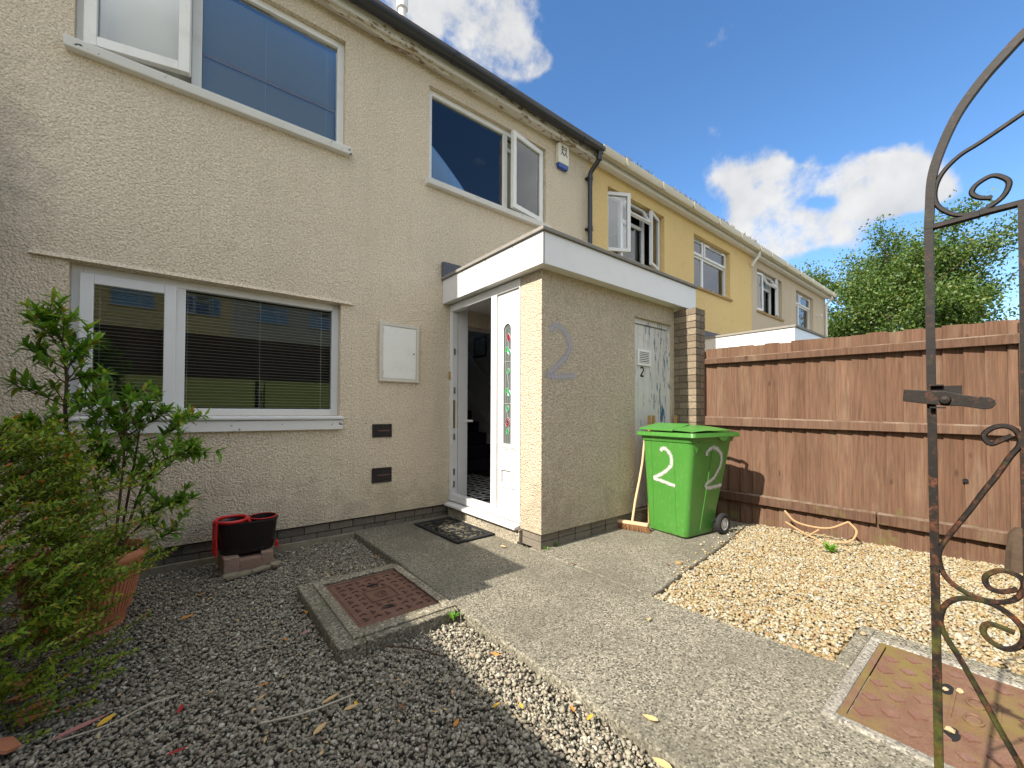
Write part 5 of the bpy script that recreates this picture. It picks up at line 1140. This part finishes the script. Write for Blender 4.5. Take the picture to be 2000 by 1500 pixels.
ST = dict(S1=[(-0.36,0.34),(-0.41,0.55),(-0.446,0.726),(-0.478,0.953),(-0.497,1.178),(-0.494,1.332),(-0.507,1.514),(-0.54,1.621),(-0.57,1.687)], S2=[(-0.30,0.34),(-0.288,0.414),(-0.261,0.793),(-0.253,0.941),(-0.244,1.12),(-0.261,1.209)],
  S3=[(-0.28,0.34),(-0.267,0.439),(-0.214,0.879),(-0.199,1.029),(-0.19,1.18)], S4=[(-0.27,0.34),(-0.256,0.407),(-0.183,0.695),(-0.127,0.811),(-0.057,0.899),(0.079,0.916)], S5=[(-0.28,0.34),(-0.266,0.395),(-0.146,0.538),(-0.077,0.605),(0.008,0.625)],
  S6=[(-0.446,0.726),(-0.581,0.904),(-0.688,0.991)], a=[(-0.496,1.192),(-0.587,1.259),(-0.659,1.337)], b=[(-0.501,1.402),(-0.571,1.452),(-0.627,1.501)], c=[(-0.494,1.332),(-0.426,1.364),(-0.386,1.372)], d=[(-0.502,1.458),(-0.448,1.505),(-0.419,1.545)],
  e=[(-0.496,1.192),(-0.424,1.207),(-0.384,1.236)], f=[(-0.243,1.03),(-0.131,1.119),(-0.061,1.181)], gg=[(-0.176,0.997),(-0.059,1.04),(0.043,1.133)], h=[(-0.149,0.752),(-0.033,0.866),(0.003,0.958)], i=[(-0.127,0.811),(-0.021,0.912),(0.092,0.922)],
  j=[(-0.30,0.38),(-0.355,0.715),(-0.368,0.889)], k=[(-0.40,0.60),(-0.447,0.81),(-0.459,0.924)], l=[(-0.26,0.36),(-0.121,0.396),(-0.015,0.455)], m=[(-0.261,0.793),(-0.328,0.945),(-0.37,1.034)], n=[(-0.253,0.941),(-0.298,1.091),(-0.321,1.179)],
  o=[(-0.468,0.896),(-0.546,1.04),(-0.62,1.096)], p=[(-0.425,0.666),(-0.542,0.764),(-0.616,0.826)])
lv = []; stem_mb = MB()
def rosette(p, d, n, ln, open_=0.9):
    d = d.normalized(); a0 = random.uniform(0, 6.28); s1 = d.orthogonal().normalized(); s2 = d.cross(s1)
    for q in range(n):
        a = a0+q*2.4+random.uniform(-0.25, 0.25); out = (s1*cos(a)+s2*sin(a)); el = random.uniform(0.25, open_)
        dr = d*(1-el)+out*el+Vector((0, 0, random.uniform(-0.1, 0.18))); l = ln*random.uniform(0.7, 1.15)
        lv.append((leaf_matrix(p-d*random.uniform(0, 0.035), dr, Vector((0, 0, 1))+out*-0.2, l), l))
extra = []
for key, pts in ST.items():
    main = key[0] == 'S'; off = random.uniform(-0.10, 0.08); bend = random.uniform(-0.12, 0.10)
    if key in ('S1',): off, bend = 0.0, 0.0
    n_ = len(pts); P3 = []
    for q, (x, z) in enumerate(pts):
        t = q/(n_-1); P3.append(Vector((x, -0.82+(bend*t if main else off*t), z)))
    C_ = smooth_curve(P3, 5)
    r0 = 0.0125 if key == 'S1' else (0.0085 if main else 0.0042)
    stem_mb.tube(C_, [r0*(1-0.72*q/(len(C_)-1)) for q in range(len(C_))], 6)
    rosette(C_[-1], C_[-1]-C_[-3], 12, 0.080); rosette(C_[-4], C_[-1]-C_[-3], 7, 0.075, 1.0)
    m_ = len(C_)
    for q in range(int(m_*0.4), m_-1):
        if random.random() < (0.8 if not main else 0.62): rosette(C_[q], (C_[q+1]-C_[q])+Vector((random.uniform(-.02, .02), random.uniform(-.02, .02), 0)), random.choice((3, 4, 5)), 0.070, 1.0)
        if random.random() < 0.55:
            extra.append((C_[q], C_[q+1]-C_[q]))
mains = [k for k in ST if k[0] == 'S']
for k in range(46):
    pts = ST[random.choice(['S1', 'S1', 'S1', 'S6', 'S6', 'S2', 'S3', 'k', 'o', 'p', 'j', 'm'])]; q = random.randrange(1, len(pts)-1) if len(pts) > 3 else 1; t = random.random()
    a_, b_ = Vector((pts[q][0], -0.82, pts[q][1])), Vector((pts[q+1][0], -0.82, pts[q+1][1]))
    extra.append((a_.lerp(b_, t), (b_-a_)+Vector((random.uniform(-.1, .1), random.uniform(-.12, .05), 0))))
# a few further side shoots
for (p0, t) in extra:
    dr = (t.normalized()*0.5+Vector((random.uniform(-1, 1), random.uniform(-0.9, 0.6), random.uniform(-0.1, 0.6)))).normalized(); l = random.uniform(0.07, 0.15)
    C_ = [p0+dr*l*q/3+Vector((0, 0, 0.012*q*q/9)) for q in range(4)]
    stem_mb.tube(C_, [0.0032, 0.0028, 0.0022, 0.0015], 5)
    rosette(C_[-1], C_[-1]-C_[-2], 10, 0.072); rosette(C_[2], C_[-1]-C_[-2], 6, 0.068, 1.0)
add('stem', stem_mb, M_BARK, shrub, smooth=True)
plant_leaves(shrub, lv, [leaf_mesh('leaf', M_LEAF1, w_, f_, c_) for w_, f_, c_ in ((0.27, 0.25, 0.10), (0.31, 0.35, 0.22), (0.24, 0.15, 0.02), (0.33, 0.3, 0.30))])

# ------------------------------------------------------------------ small leaved bush by the camera
bush = empty('box_bush', (-0.72, -1.42, -0.06), "dense small leaved bush with orange specks leaning over the terracotta pot", 'bush')
lv = []; tw = MB()
def twig(p0, d, ln, leaf=0.0245, gap=0.0125):
    n_ = max(4, int(ln/gap)); p = p0.copy(); d = d.normalized(); pts = [p.copy()]
    ph = random.uniform(0, 6.28)
    for q in range(n_):
        d = (d+Vector((random.uniform(-.07, .07), random.uniform(-.07, .07), random.uniform(-.05, .08)))).normalized(); p = p+d*gap; pts.append(p.copy())
        if q < n_*0.12: continue
        s1 = d.orthogonal().normalized(); s2 = d.cross(s1); ph += pi/2+random.uniform(-.3, .3)
        for sg in (1, -1):
            out = (s1*cos(ph)+s2*sin(ph))*sg; l = leaf*random.uniform(0.65, 1.2)
            lv.append((leaf_matrix(p, out*0.8+d*0.55+Vector((0, 0, 0.1)), d*0.6+Vector((0, 0, 1)), l), l))
    lv.append((leaf_matrix(p, d, Vector((0, 0, 1)), leaf*0.9), leaf))
    tw.tube(pts[::3]+[pts[-1]], 0.0016, 4, cap=False)
for k in range(1000):
    # start points inside an uneven mound, shoots reach up and out
    a = random.uniform(-1.9, 1.9)-0.55; zf = random.random()**0.75
    rad = (0.40+0.13*mnoise.noise((a*1.3, zf*3, 2)))*(1.0-0.45*zf**2)*random.uniform(0.55, 1.0)
    base = Vector((-0.70+rad*cos(a)*1.05, -1.46+rad*sin(a)*0.95, 0.0+zf*1.03))
    d = Vector((cos(a)*0.8+0.15, sin(a)*0.8, 0.45+random.uniform(-0.5, 0.5)))
    twig(base, d, random.uniform(0.07, 0.19))
for k in range(26):                                        # longer sprays
    a = random.uniform(-1.3, 1.1); z = random.uniform(0.05, 0.85)
    twig(Vector((-0.66+0.36*cos(a), -1.44+0.34*sin(a), z)), Vector((cos(a)+0.3, sin(a)*0.6, random.uniform(0.1, 0.6))), random.uniform(0.2, 0.34))
for (x, y, z, dx, dy, dz_) in [(-0.42, -1.36, 0.10, 1, 0.5, 0.55), (-0.44, -1.32, 0.25, 1, 0.6, 0.5), (-0.45, -1.38, 0.36, 1, 0.4, 0.5), (-0.5, -1.3, 0.02, 1, 0.2, 0.1), (-0.55, -1.62, -0.03, 1, -0.15, 0.12), (-0.6, -1.7, -0.02, 1, -0.3, 0.1), (-0.72, -1.4, 0.85, 0.1, 0.2, 1), (-0.8, -1.3, 0.85, 0, 0.3, 1), (-0.62, -1.3, 0.75, 0.3, 0.3, 0.9)]:
    for q in range(3): twig(Vector((x, y+random.uniform(-.05, .05), z+random.uniform(-.04, .04))), Vector((dx, dy+random.uniform(-.2, .2), dz_+random.uniform(-.15, .15))), random.uniform(0.2, 0.32))
add('stem', tw, M_BARK, bush)
plant_leaves(bush, lv, [leaf_mesh('leaf', M_LEAF2, w_, f_, c_) for w_, f_, c_ in ((0.46, 0.3, 0.1), (0.50, 0.4, 0.2), (0.42, 0.2, 0.0))])

# ------------------------------------------------------------------ shards, dead leaves, twigs, weeds
def shard(x, y, z, s, rz, tx, ty, label):
    pts = [(-0.5, -0.3), (0.1, -0.5), (0.55, -0.1), (0.35, 0.35), (-0.1, 0.25), (-0.45, 0.4)]
    M = Matrix.Translation((x, y, z)) @ Matrix.Rotation(R(rz), 4, 'Z') @ Matrix.Rotation(R(tx), 4, 'X') @ Matrix.Rotation(R(ty), 4, 'Y')
    mb = MB(); n = len(pts)
    pr = [(a*s*random.uniform(0.85, 1.15), b_*s*random.uniform(0.85, 1.15)) for a, b_ in pts]
    vs = [(a, b_, -1.4*b_*b_) for a, b_ in pr]+[(a, b_, -1.4*b_*b_+0.011) for a, b_ in pr]
    mb.add(vs, [tuple(range(n))[::-1], tuple(range(n, 2*n))]+[(i, (i+1) % n, n+(i+1) % n, n+i) for i in range(n)], M)
    add('pot_shard', mb, M_TERRA, label=label, cat='pottery shard', group='broken terracotta shards under the bush')
shard(-0.54, -1.33, -0.02, 0.09, 20, 8, -10, "terracotta shard highest under the bush against the gravel")
shard(-0.50, -1.46, -0.03, 0.08, 60, -6, 8, "small terracotta shard with a notch beside the bush")
shard(-0.44, -1.63, -0.02, 0.10, 35, 14, -18, "hooked terracotta shard standing on edge by the bush sprig")
shard(-0.485, -1.82, -0.02, 0.10, 80, 22, 12, "largest terracotta shard at the picture's lower corner")
def fallen(x, y, kind, ln, label, group='fallen dry leaves on the ground', z=-0.035, wid=0.36, rz=None):
    rz = random.uniform(0, 360) if rz is None else rz
    xs = [0, 0.2, 0.5, 0.8, 1.0]; ws = [0.06, 0.8, 1.0, 0.6, 0.0]; vs = []; fs = []
    cu = random.uniform(0.12, 0.3); fo = random.uniform(0.2, 0.7)
    for a, w_ in zip(xs, ws):
        zc = cu*(a-0.5)**2; vs += [(a-0.5, -w_*wid/2, zc+fo*w_*wid/2), (a-0.5, 0, zc), (a-0.5, w_*wid/2, zc+fo*0.7*w_*wid/2)]
    for i in range(4): a = i*3; fs += [(a, a+3, a+4, a+1), (a+1, a+4, a+5, a+2)]
    M = Matrix.Translation((x, y, z)) @ Matrix.Rotation(R(rz), 4, 'Z') @ Matrix.Rotation(R(random.uniform(-12, 12)), 4, 'X') @ Matrix.Scale(ln, 4)
    o = add('fallen_leaf', MB().add(vs, fs, M), M_DL[kind], smooth='all', label=label, cat='leaf', group=group)
FL = [(0.119, -0.697, 'orange', 0.05, "orange dry leaf on grey gravel between the pot and the bucket", 40), (0.043, -1.025, 'orange', 0.075, "long orange curled leaf on the gravel near the terracotta pot", 25), (0.300, -1.992, 'orange', 0.05, "bright orange leaf on shaded gravel left of the manhole frame", -10),
      (0.279, -2.078, 'tan', 0.045, "tan narrow leaf just below the bright orange leaf on gravel", 40), (0.426, -2.415, 'tan', 0.07, "large tan leaf on dark gravel near the picture bottom", 35), (0.504, -2.273, 'tan', 0.085, "tan leaf lying along the straight dry twig", 20),
      (0.554, -2.373, 'tan', 0.06, "rolled pale leaf at the end of the straight dry twig", 0), (-0.465, -1.193, 'yellow', 0.045, "small yellow leaf on gravel beside the bush foot", 20), (-0.211, -1.855, 'yellow', 0.075, "yellow leaf lying across the tip of the pinkish curled leaf", 50),
      (0.441, -1.639, 'orange', 0.045, "orange leaf on gravel left of the mossy manhole frame", 120), (0.014, -1.954, 'red', 0.062, "dark red crumpled leaf in the middle of the shaded gravel", 80), (0.003, -2.212, 'red', 0.062, "red leaf nearest the bottom edge on shaded gravel", 0),
      (0.544, -1.632, 'pink', 0.05, "slim pink leaf beside the manhole frame corner", 30), (0.600, -1.385, 'orange', 0.045, "orange leaf tucked against the side of the manhole frame", 100),
      (1.264-0.06, -2.478, 'orange', 0.05, "orange leaf standing out on sunlit gravel beside the path edge", 120), (1.076, -2.825, 'yellow', 0.04, "yellow orange leaf on the sun and shade line of the gravel", 70), (0.999, -2.760, 'yellow', 0.042, "yellow leaf just inside the shade on the gravel", 10),
      (1.245, -3.04, 'yellow', 0.045, "golden leaf on sunlit gravel touching the path kerb", 10), (1.225, -2.966, 'orange', 0.04, "small orange leaf on sunlit gravel by the path kerb", 60), (0.844, -2.712, 'orange', 0.045, "orange brown leaf on shaded gravel near the shade line", 30),
      (0.720, -2.498, 'brown', 0.05, "brown leaf on shaded gravel between twig and path", 110), (1.402, -3.2, 'tan', 0.06, "tan leaf lying on the path kerb near the bottom", 110), (1.27, -3.33, 'tan', 0.07, "tan leaf on sunlit gravel at the very bottom by the path", 100),
      (1.283, -0.716, 'orange', 0.055, "orange leaf on gravel at the path edge before the doormat", 170), (0.577, -2.361, 'yellow', 0.04, "small yellow leaf next to the rolled pale leaf", 80), (0.345, -0.885, 'brown', 0.05, "brown leaf on gravel in front of the bucket bricks", 45)]
for (x, y, k, l, lab, rz) in FL:
    onp = x > 1.31
    fallen(x, y, k, l, lab, rz=rz, z=(0.012 if onp else (-0.005 if x > 0.95 and y < -2.2 else -0.033)))
fallen(2.061, -2.773, 'tan', 0.045, "small tan leaf alone in the middle of the sunlit path", z=0.012); fallen(2.356, -1.923, 'brown', 0.05, "dark curled leaf on the path near the porch corner", z=0.012); fallen(2.919, -2.38, 'brown', 0.045, "dark leaf on the path before the green bin", z=0.012); fallen(2.18, -1.268, 'tan', 0.06, "tan leaf on the path below the door sill", z=0.012)
fallen(-0.28, -1.86, 'pink', 0.16, "large curled pinkish brown leaf on the gravel below the bush", 'fallen dry leaves on the ground', -0.028, 0.26, 22)
def twig_obj(pts, r, mat, label): add('twig', MB().tube(smooth_curve(pts, 4), r, 5), mat, label=label, cat='twig', group='loose twigs on the gravel', smooth=True)
twig_obj([(0.255, -2.248, -0.030), (0.406, -2.30, -0.026), (0.581, -2.316, -0.022)], 0.0038, M_TWIG, "straight pale dry twig on the shaded gravel")
twig_obj([(-0.337, -1.891, -0.03), (-0.19, -1.901, -0.025), (-0.089, -1.859, -0.022), (0.008, -1.848, -0.03)], 0.003, M_TWIG, "long thin pale twig beside the pinkish curled leaf")
twig_obj([(0.83, -2.049, -0.026), (0.93, -2.169, -0.018), (1.009, -2.314, -0.02)], 0.0035, M_DTWIG, "dark bent twig on gravel below the mossy manhole frame")
litter = MB()
for k in range(110):
    x, y = random.uniform(-0.3, 1.2), random.uniform(-2.9, -0.3)
    if 0.58 < x < 1.33 and -2.04 < y < -1.0: continue
    l_ = random.uniform(0.018, 0.034); m_ = leaf_matrix(Vector((x, y, -0.042)), Vector((random.uniform(-1, 1), random.uniform(-1, 1), random.uniform(-.2, .3))), Vector((0, 0, 1)), l_)
    litter.add([(0, 0, 0), (0.4, -0.2, 0.05), (1, 0, 0), (0.4, 0.2, 0.1)], [(0, 1, 2, 3)], m_)
add('leaf_litter', litter, M_DL['tan'], kind='stuff')
def weed(x, y, z, n, h, label):
    mb = MB()
    base = leaf_mesh('leaf', M_WEED, 0.35)
    bv = [tuple(v.co) for v in base.vertices]; bf = [tuple(p.vertices) for p in base.polygons]
    for k in range(n):
        a = random.uniform(0, 6.28); d = Vector((cos(a), sin(a), random.uniform(0.3, 1.4)))
        mb.add(bv, bf, leaf_matrix(Vector((x+random.uniform(-.015, .015), y+random.uniform(-.015, .015), z+random.uniform(0, h*0.4))), d, Vector((0, 0, 1)), h*random.uniform(0.5, 1)))
    add('weed', mb, M_WEED, label=label, cat='weed', group='small green weeds')
weed(1.245, -2.02, -0.03, 16, 0.05, "tiny green weed at the corner of the mossy manhole frame"); weed(2.56, -1.50, 0.0, 14, 0.06, "green weed growing at the foot of the porch wall"); weed(4.337, -3.049, -0.01, 26, 0.09, "bright green weed growing in the golden gravel"); weed(2.44, -1.535, 0.0, 8, 0.035, "tiny weed tuft at the porch corner foot")
hs = MB()
for pts in ([(4.70, -2.60, 0.20), (4.66, -2.72, 0.115), (4.66, -2.95, 0.11), (4.72, -3.10, 0.19)], [(4.72, -3.10, 0.19), (4.70, -3.16, 0.12), (4.66, -3.12, 0.03), (4.62, -3.0, 0.0)], [(4.66, -2.62, 0.10), (4.64, -2.78, 0.03), (4.62, -2.92, -0.01)], [(4.64, -2.80, 0.0), (4.64, -2.9, 0.09)]):
    hs.tube(smooth_curve(pts, 5), 0.0095, 7)
add('dry_stems', hs, M_TAN, smooth=True, label="bent dry tan stems lying at the foot of the brown fence", cat='dry stems')
for (x, y, s_, lab) in ((2.524, -3.881, 0.026, "orange flint pebble lying in the keyhole of the reddish cover"), (2.555, -3.922, 0.032, "long white flint pebble lying on the reddish cover"), (2.211, -3.918, 0.034, "orange and white pebble on the near half of the reddish cover"), (2.82, -3.56, 0.03, "pale pebble on the kerb corner of the reddish cover")):
    v = ICO*(1+rng.normal(0, 0.15, (12, 1)))*np.array([s_*0.6, s_*0.42, s_*0.3])
    add('pebble', MB().add([(a+x, b_+y, c_+0.012) for a, b_, c_ in v], [tuple(f) for f in ICOF]), M_STONE, label=lab, cat='pebble', group='pebbles on the reddish manhole cover')

# ------------------------------------------------------------------ wrought iron gate
GX = 1.12
gate = empty('garden_gate', (GX, -4.45, 0.06), "rusty black wrought iron arched garden gate with scrolls", 'gate')
def g3(pts, x=GX): return [(x, a, b_) for a, b_ in pts]
stile = [(-3.9945, 0.06), (-3.9933, 0.504), (-3.9909, 1.1785), (-3.9904, 1.5268)]
arch = [(-3.9904, 1.5268), (-3.9921, 1.56), (-3.9956, 1.6224), (-4.0077, 1.6722), (-4.0302, 1.7286), (-4.0609, 1.7739), (-4.088, 1.8033), (-4.1091, 1.8237), (-4.1412, 1.8452), (-4.20, 1.885), (-4.30, 1.925), (-4.42, 1.94), (-4.56, 1.925), (-4.68, 1.87), (-4.78, 1.78), (-4.85, 1.62), (-4.86, 1.5268)]
top_scroll = [(-4.42, 1.80), (-4.28, 1.77), (-4.20, 1.74), (-4.1395, 1.7058), (-4.1075, 1.6881), (-4.0597, 1.663), (-4.0313, 1.6498), (-4.0093, 1.6271), (-3.9995, 1.5989), (-4.0019, 1.5701), (-4.0191, 1.5468), (-4.0371, 1.5372), (-4.0583, 1.5367), (-4.0816, 1.5514), (-4.0899, 1.5732), (-4.082, 1.5876), (-4.0692, 1.5952), (-4.0521, 1.5869), (-4.0464, 1.5743), (-4.0549, 1.5623), (-4.0699, 1.5552)]
mid = [(-4.0881, 1.133), (-4.0755, 1.1244), (-4.0643, 1.1174), (-4.0573, 1.1252), (-4.0568, 1.1352), (-4.0658, 1.1456), (-4.0775, 1.1495), (-4.0883, 1.1463), (-4.0954, 1.1351), (-4.0963, 1.1176), (-4.0855, 1.0965), (-4.069, 1.06), (-4.0532, 1.0288), (-4.0368, 0.9938), (-4.0153, 0.9518), (-3.9997, 0.9175), (-3.9975, 0.8938), (-4.0052, 0.8664), (-4.0232, 0.8486), (-4.045, 0.8403), (-4.0676, 0.8402), (-4.0876, 0.8518), (-4.0973, 0.8725), (-4.0969, 0.8879), (-4.0865, 0.896), (-4.0717, 0.8968), (-4.0575, 0.8853), (-4.0544, 0.8744), (-4.0591, 0.8624), (-4.073, 0.8599), (-4.0912, 0.8704)]
low = [(-4.087, 0.7949), (-4.0636, 0.7995), (-4.0535, 0.7945), (-4.0516, 0.7801), (-4.0615, 0.7673), (-4.0753, 0.7627), (-4.0884, 0.7703), (-4.0968, 0.7869), (-4.0954, 0.8061), (-4.0839, 0.8216), (-4.0692, 0.8319), (-4.0504, 0.8368), (-4.03, 0.8342), (-4.0133, 0.8236), (-4.0026, 0.8074), (-3.9983, 0.7857), (-3.9989, 0.7735), (-4.0047, 0.7549), (-4.0274, 0.7108), (-4.0485, 0.6648), (-4.0669, 0.6234), (-4.091, 0.5716), (-4.103, 0.54)]
def bar(name, pts, r, n=6, sub=4): return add(name, MB().tube(smooth_curve(g3(pts), sub), r, n), M_GATE, gate, smooth=True)
bar('stile', stile, 0.0085, 4); bar('arch', arch, 0.0092, 4); bar('scroll', top_scroll, 0.0042, 6); bar('scroll', mid, 0.0044, 6); bar('scroll', low, 0.0047, 6)
bar('rail', [(-3.9904, 1.5288), (-4.0502, 1.5310), (-4.10, 1.5330), (-4.48, 1.535), (-4.86, 1.5288)], 0.0065, 6); bar('rail', [(-3.9945, 0.10), (-4.86, 0.10)], 0.008, 4); bar('stile', [(-4.86, 0.06), (-4.86, 1.5268)], 0.0085, 4)
for y in (-4.1055, -4.36, -4.61): bar('upright', [(y+0.003, 0.10), (y+0.002, 0.8), (y, 1.532)], 0.0095, 4)
# the far scrolls, mirrored, between the other uprights
for pts in (top_scroll[3:], mid, low): bar('scroll', [(-8.85-a, b_) for a, b_ in pts], 0.0045, 6)
lt = empty('gate_latch_root', (0, 0, 0), None, None) if False else None
LX = Matrix(((0, 0, 1, 0), (1, 0, 0, 0), (0, 1, 0, 0), (0, 0, 0, 1)))
lp_ = [(-3.9542, 1.2183), (-3.9524, 1.195), (-3.9771, 1.1905), (-4.0113, 1.1852), (-4.0300, 1.1846), (-4.0433, 1.1815), (-4.0580, 1.1783), (-4.0660, 1.1800), (-4.0708, 1.1865), (-4.0700, 1.1945), (-4.0640, 1.2000), (-4.0500, 1.2020), (-4.0373, 1.2040), (-4.0115, 1.2121)]
latch = add('latch', MB().prism(lp_, GX-0.0165, GX-0.0115, LX), M_GATE, gate, bevel=0.001)
add('latch_bolt', MB().lathe([(0.0, 0.007), (0.007, 0.006), (0.0085, 0.0), (0.0085, -0.004)], 12, M=Matrix.Translation((GX-0.0175, -4.010, 1.1965)) @ Matrix.Rotation(R(-90), 4, 'Y')), M_GATE, latch)
for q_, xa_, xb_ in (([(-3.992, 1.2225), (-4.0311, 1.2227), (-4.031, 1.2045), (-3.992, 1.206)], GX-0.0112, GX-0.0085), ([(-3.990, 1.184), (-4.010, 1.1832), (-4.010, 1.1805), (-3.990, 1.1812)], GX-0.020, GX-0.006), ([(-3.990, 1.2255), (-4.008, 1.225), (-4.008, 1.2225), (-3.990, 1.223)], GX-0.020, GX-0.006)): add('latch_plate', MB().prism(q_, xa_, xb_, LX), M_GATE, latch)
gp = add('gate_post', MB().box(GX-0.03, GX+0.03, -4.96, -4.90, -0.2, 1.75), M_GATE, label="square iron post that the garden gate hangs on", cat='post')

# ------------------------------------------------------------------ tree behind the row
def tree(name, x, y, h, rad, nleaf, label, leafs=0.17, seed=1, zc=None, wide=1.0):
    rnd = random.Random(seed); t = empty(name, (x, y, GZ), label, 'tree')
    tb = MB(); zc = zc or h*0.58
    tb.tube([(x, y, GZ), (x+0.1, y, h*0.25), (x-0.1, y+0.1, h*0.5), (x, y, h*0.8)], [0.28, 0.22, 0.15, 0.04], 9)
    tips = []
    for k in range(90):
        u = rnd.uniform(-0.75, 1); a = rnd.uniform(0, 2*pi); s_ = sqrt(max(0, 1-u*u)); rr = rnd.uniform(0.5, 1.0)
        lump = 1+0.22*mnoise.noise((cos(a)*s_*2+seed, sin(a)*s_*2, u*2))
        p = Vector((x+rad*wide*s_*cos(a)*rr*lump, y+rad*wide*s_*sin(a)*rr*lump, zc+(h-zc)*u*rr*lump*(1.0 if u > 0 else 1.1)))
        b0 = Vector((x, y, max(h*0.2, min(h*0.75, p.z-rad*0.45))))
        md = (b0+p)/2+Vector((0, 0, -0.1*rad))
        tb.tube([b0, md, p], [0.07, 0.045, 0.012], 5, cap=False); tips.append((p, (p-b0).normalized(), 1.0))
        for q in range(3):
            tips.append((md*0.4+p*0.6+Vector((rnd.gauss(0, .4), rnd.gauss(0, .4), rnd.gauss(0, .4))), (p-b0).normalized(), 0.8))
    add('trunk', tb, M_TRUNK, t, smooth=True)
    npt = len(tips); per = nleaf//npt; V = []; F = []
    for (p, d, s0) in tips:
        n_ = per; c = np.array(p); dd = np.array(d)
        ax_ = rng.normal(0, 1, (n_, 3))*np.array([0.36, 0.36, 0.30])*rad/5*s0*1.1+dd*rng.uniform(-0.6, 0.9, (n_, 1))*rad/5
        ctr = c+ax_
        u = rng.normal(0, 1, (n_, 3)); u /= np.linalg.norm(u, axis=1)[:, None]; w_ = np.cross(u, rng.normal(0, 1, (n_, 3))); w_ /= np.linalg.norm(w_, axis=1)[:, None]
        l = leafs*rng.uniform(0.6, 1.25, (n_, 1))
        V.append(np.stack([ctr-u*l*0.5, ctr+w_*l*0.30, ctr+u*l*0.5, ctr-w_*l*0.30], 1).reshape(-1, 3))
    V = np.concatenate(V); nq = len(V)//4
    me = bpy.data.meshes.new('crown'); me.vertices.add(len(V)); me.vertices.foreach_set('co', V.astype(np.float32).ravel())
    me.loops.add(nq*4); me.loops.foreach_set('vertex_index', np.arange(nq*4, dtype=np.int32)); me.polygons.add(nq); me.polygons.foreach_set('loop_start', np.arange(0, nq*4, 4, dtype=np.int32)); me.polygons.foreach_set('loop_total', np.full(nq, 4, np.int32))
    me.update(calc_edges=True); add('crown', me, M_LEAFT, t); return t
tree('leafy_tree', 30.2, 0.25, 11.6, 4.6, 130000, "broad green leafy tree rising behind the fence at the row's end", 0.155, 3, 6.2, 1.06)

# ------------------------------------------------------------------ the far side of the street (mirrored in the windows)
for k, (src, lab) in enumerate(((n1, "yellow terraced house facing the garden from across the lawn"), (n2, "taupe terraced house across the lawn next to the yellow one"), (n1, "second yellow terraced house across the lawn"), (n2, "second taupe terraced house across the lawn"))):
    c = copy_tree(src); c.location = (14-k*HW*1.0, -23, 2.55); c.rotation_euler = (0, 0, pi); c['label'] = lab; c['group'] = "houses across the lawn"
fb = fence((-20, -14.2), (16, -14.2), "long dark fence along the top of the grassy bank", 60, top=(1.6, 1.6), rails=((1.2, 1.3, 1.2, 1.3),), side=1, mat=M_FARFENCE); fb.location.z += 2.35
for tx_, ty_, th_, tl_, ts_ in ((2, -36, 10.5, "leafy tree behind the houses across the lawn", 5), (-14, -35, 11, "second leafy tree behind the houses across the lawn", 6)):
    t_ = tree('leafy_tree', tx_, ty_, th_, 4.3, 9000, tl_, 0.4, ts_); t_.location.z += 2.7
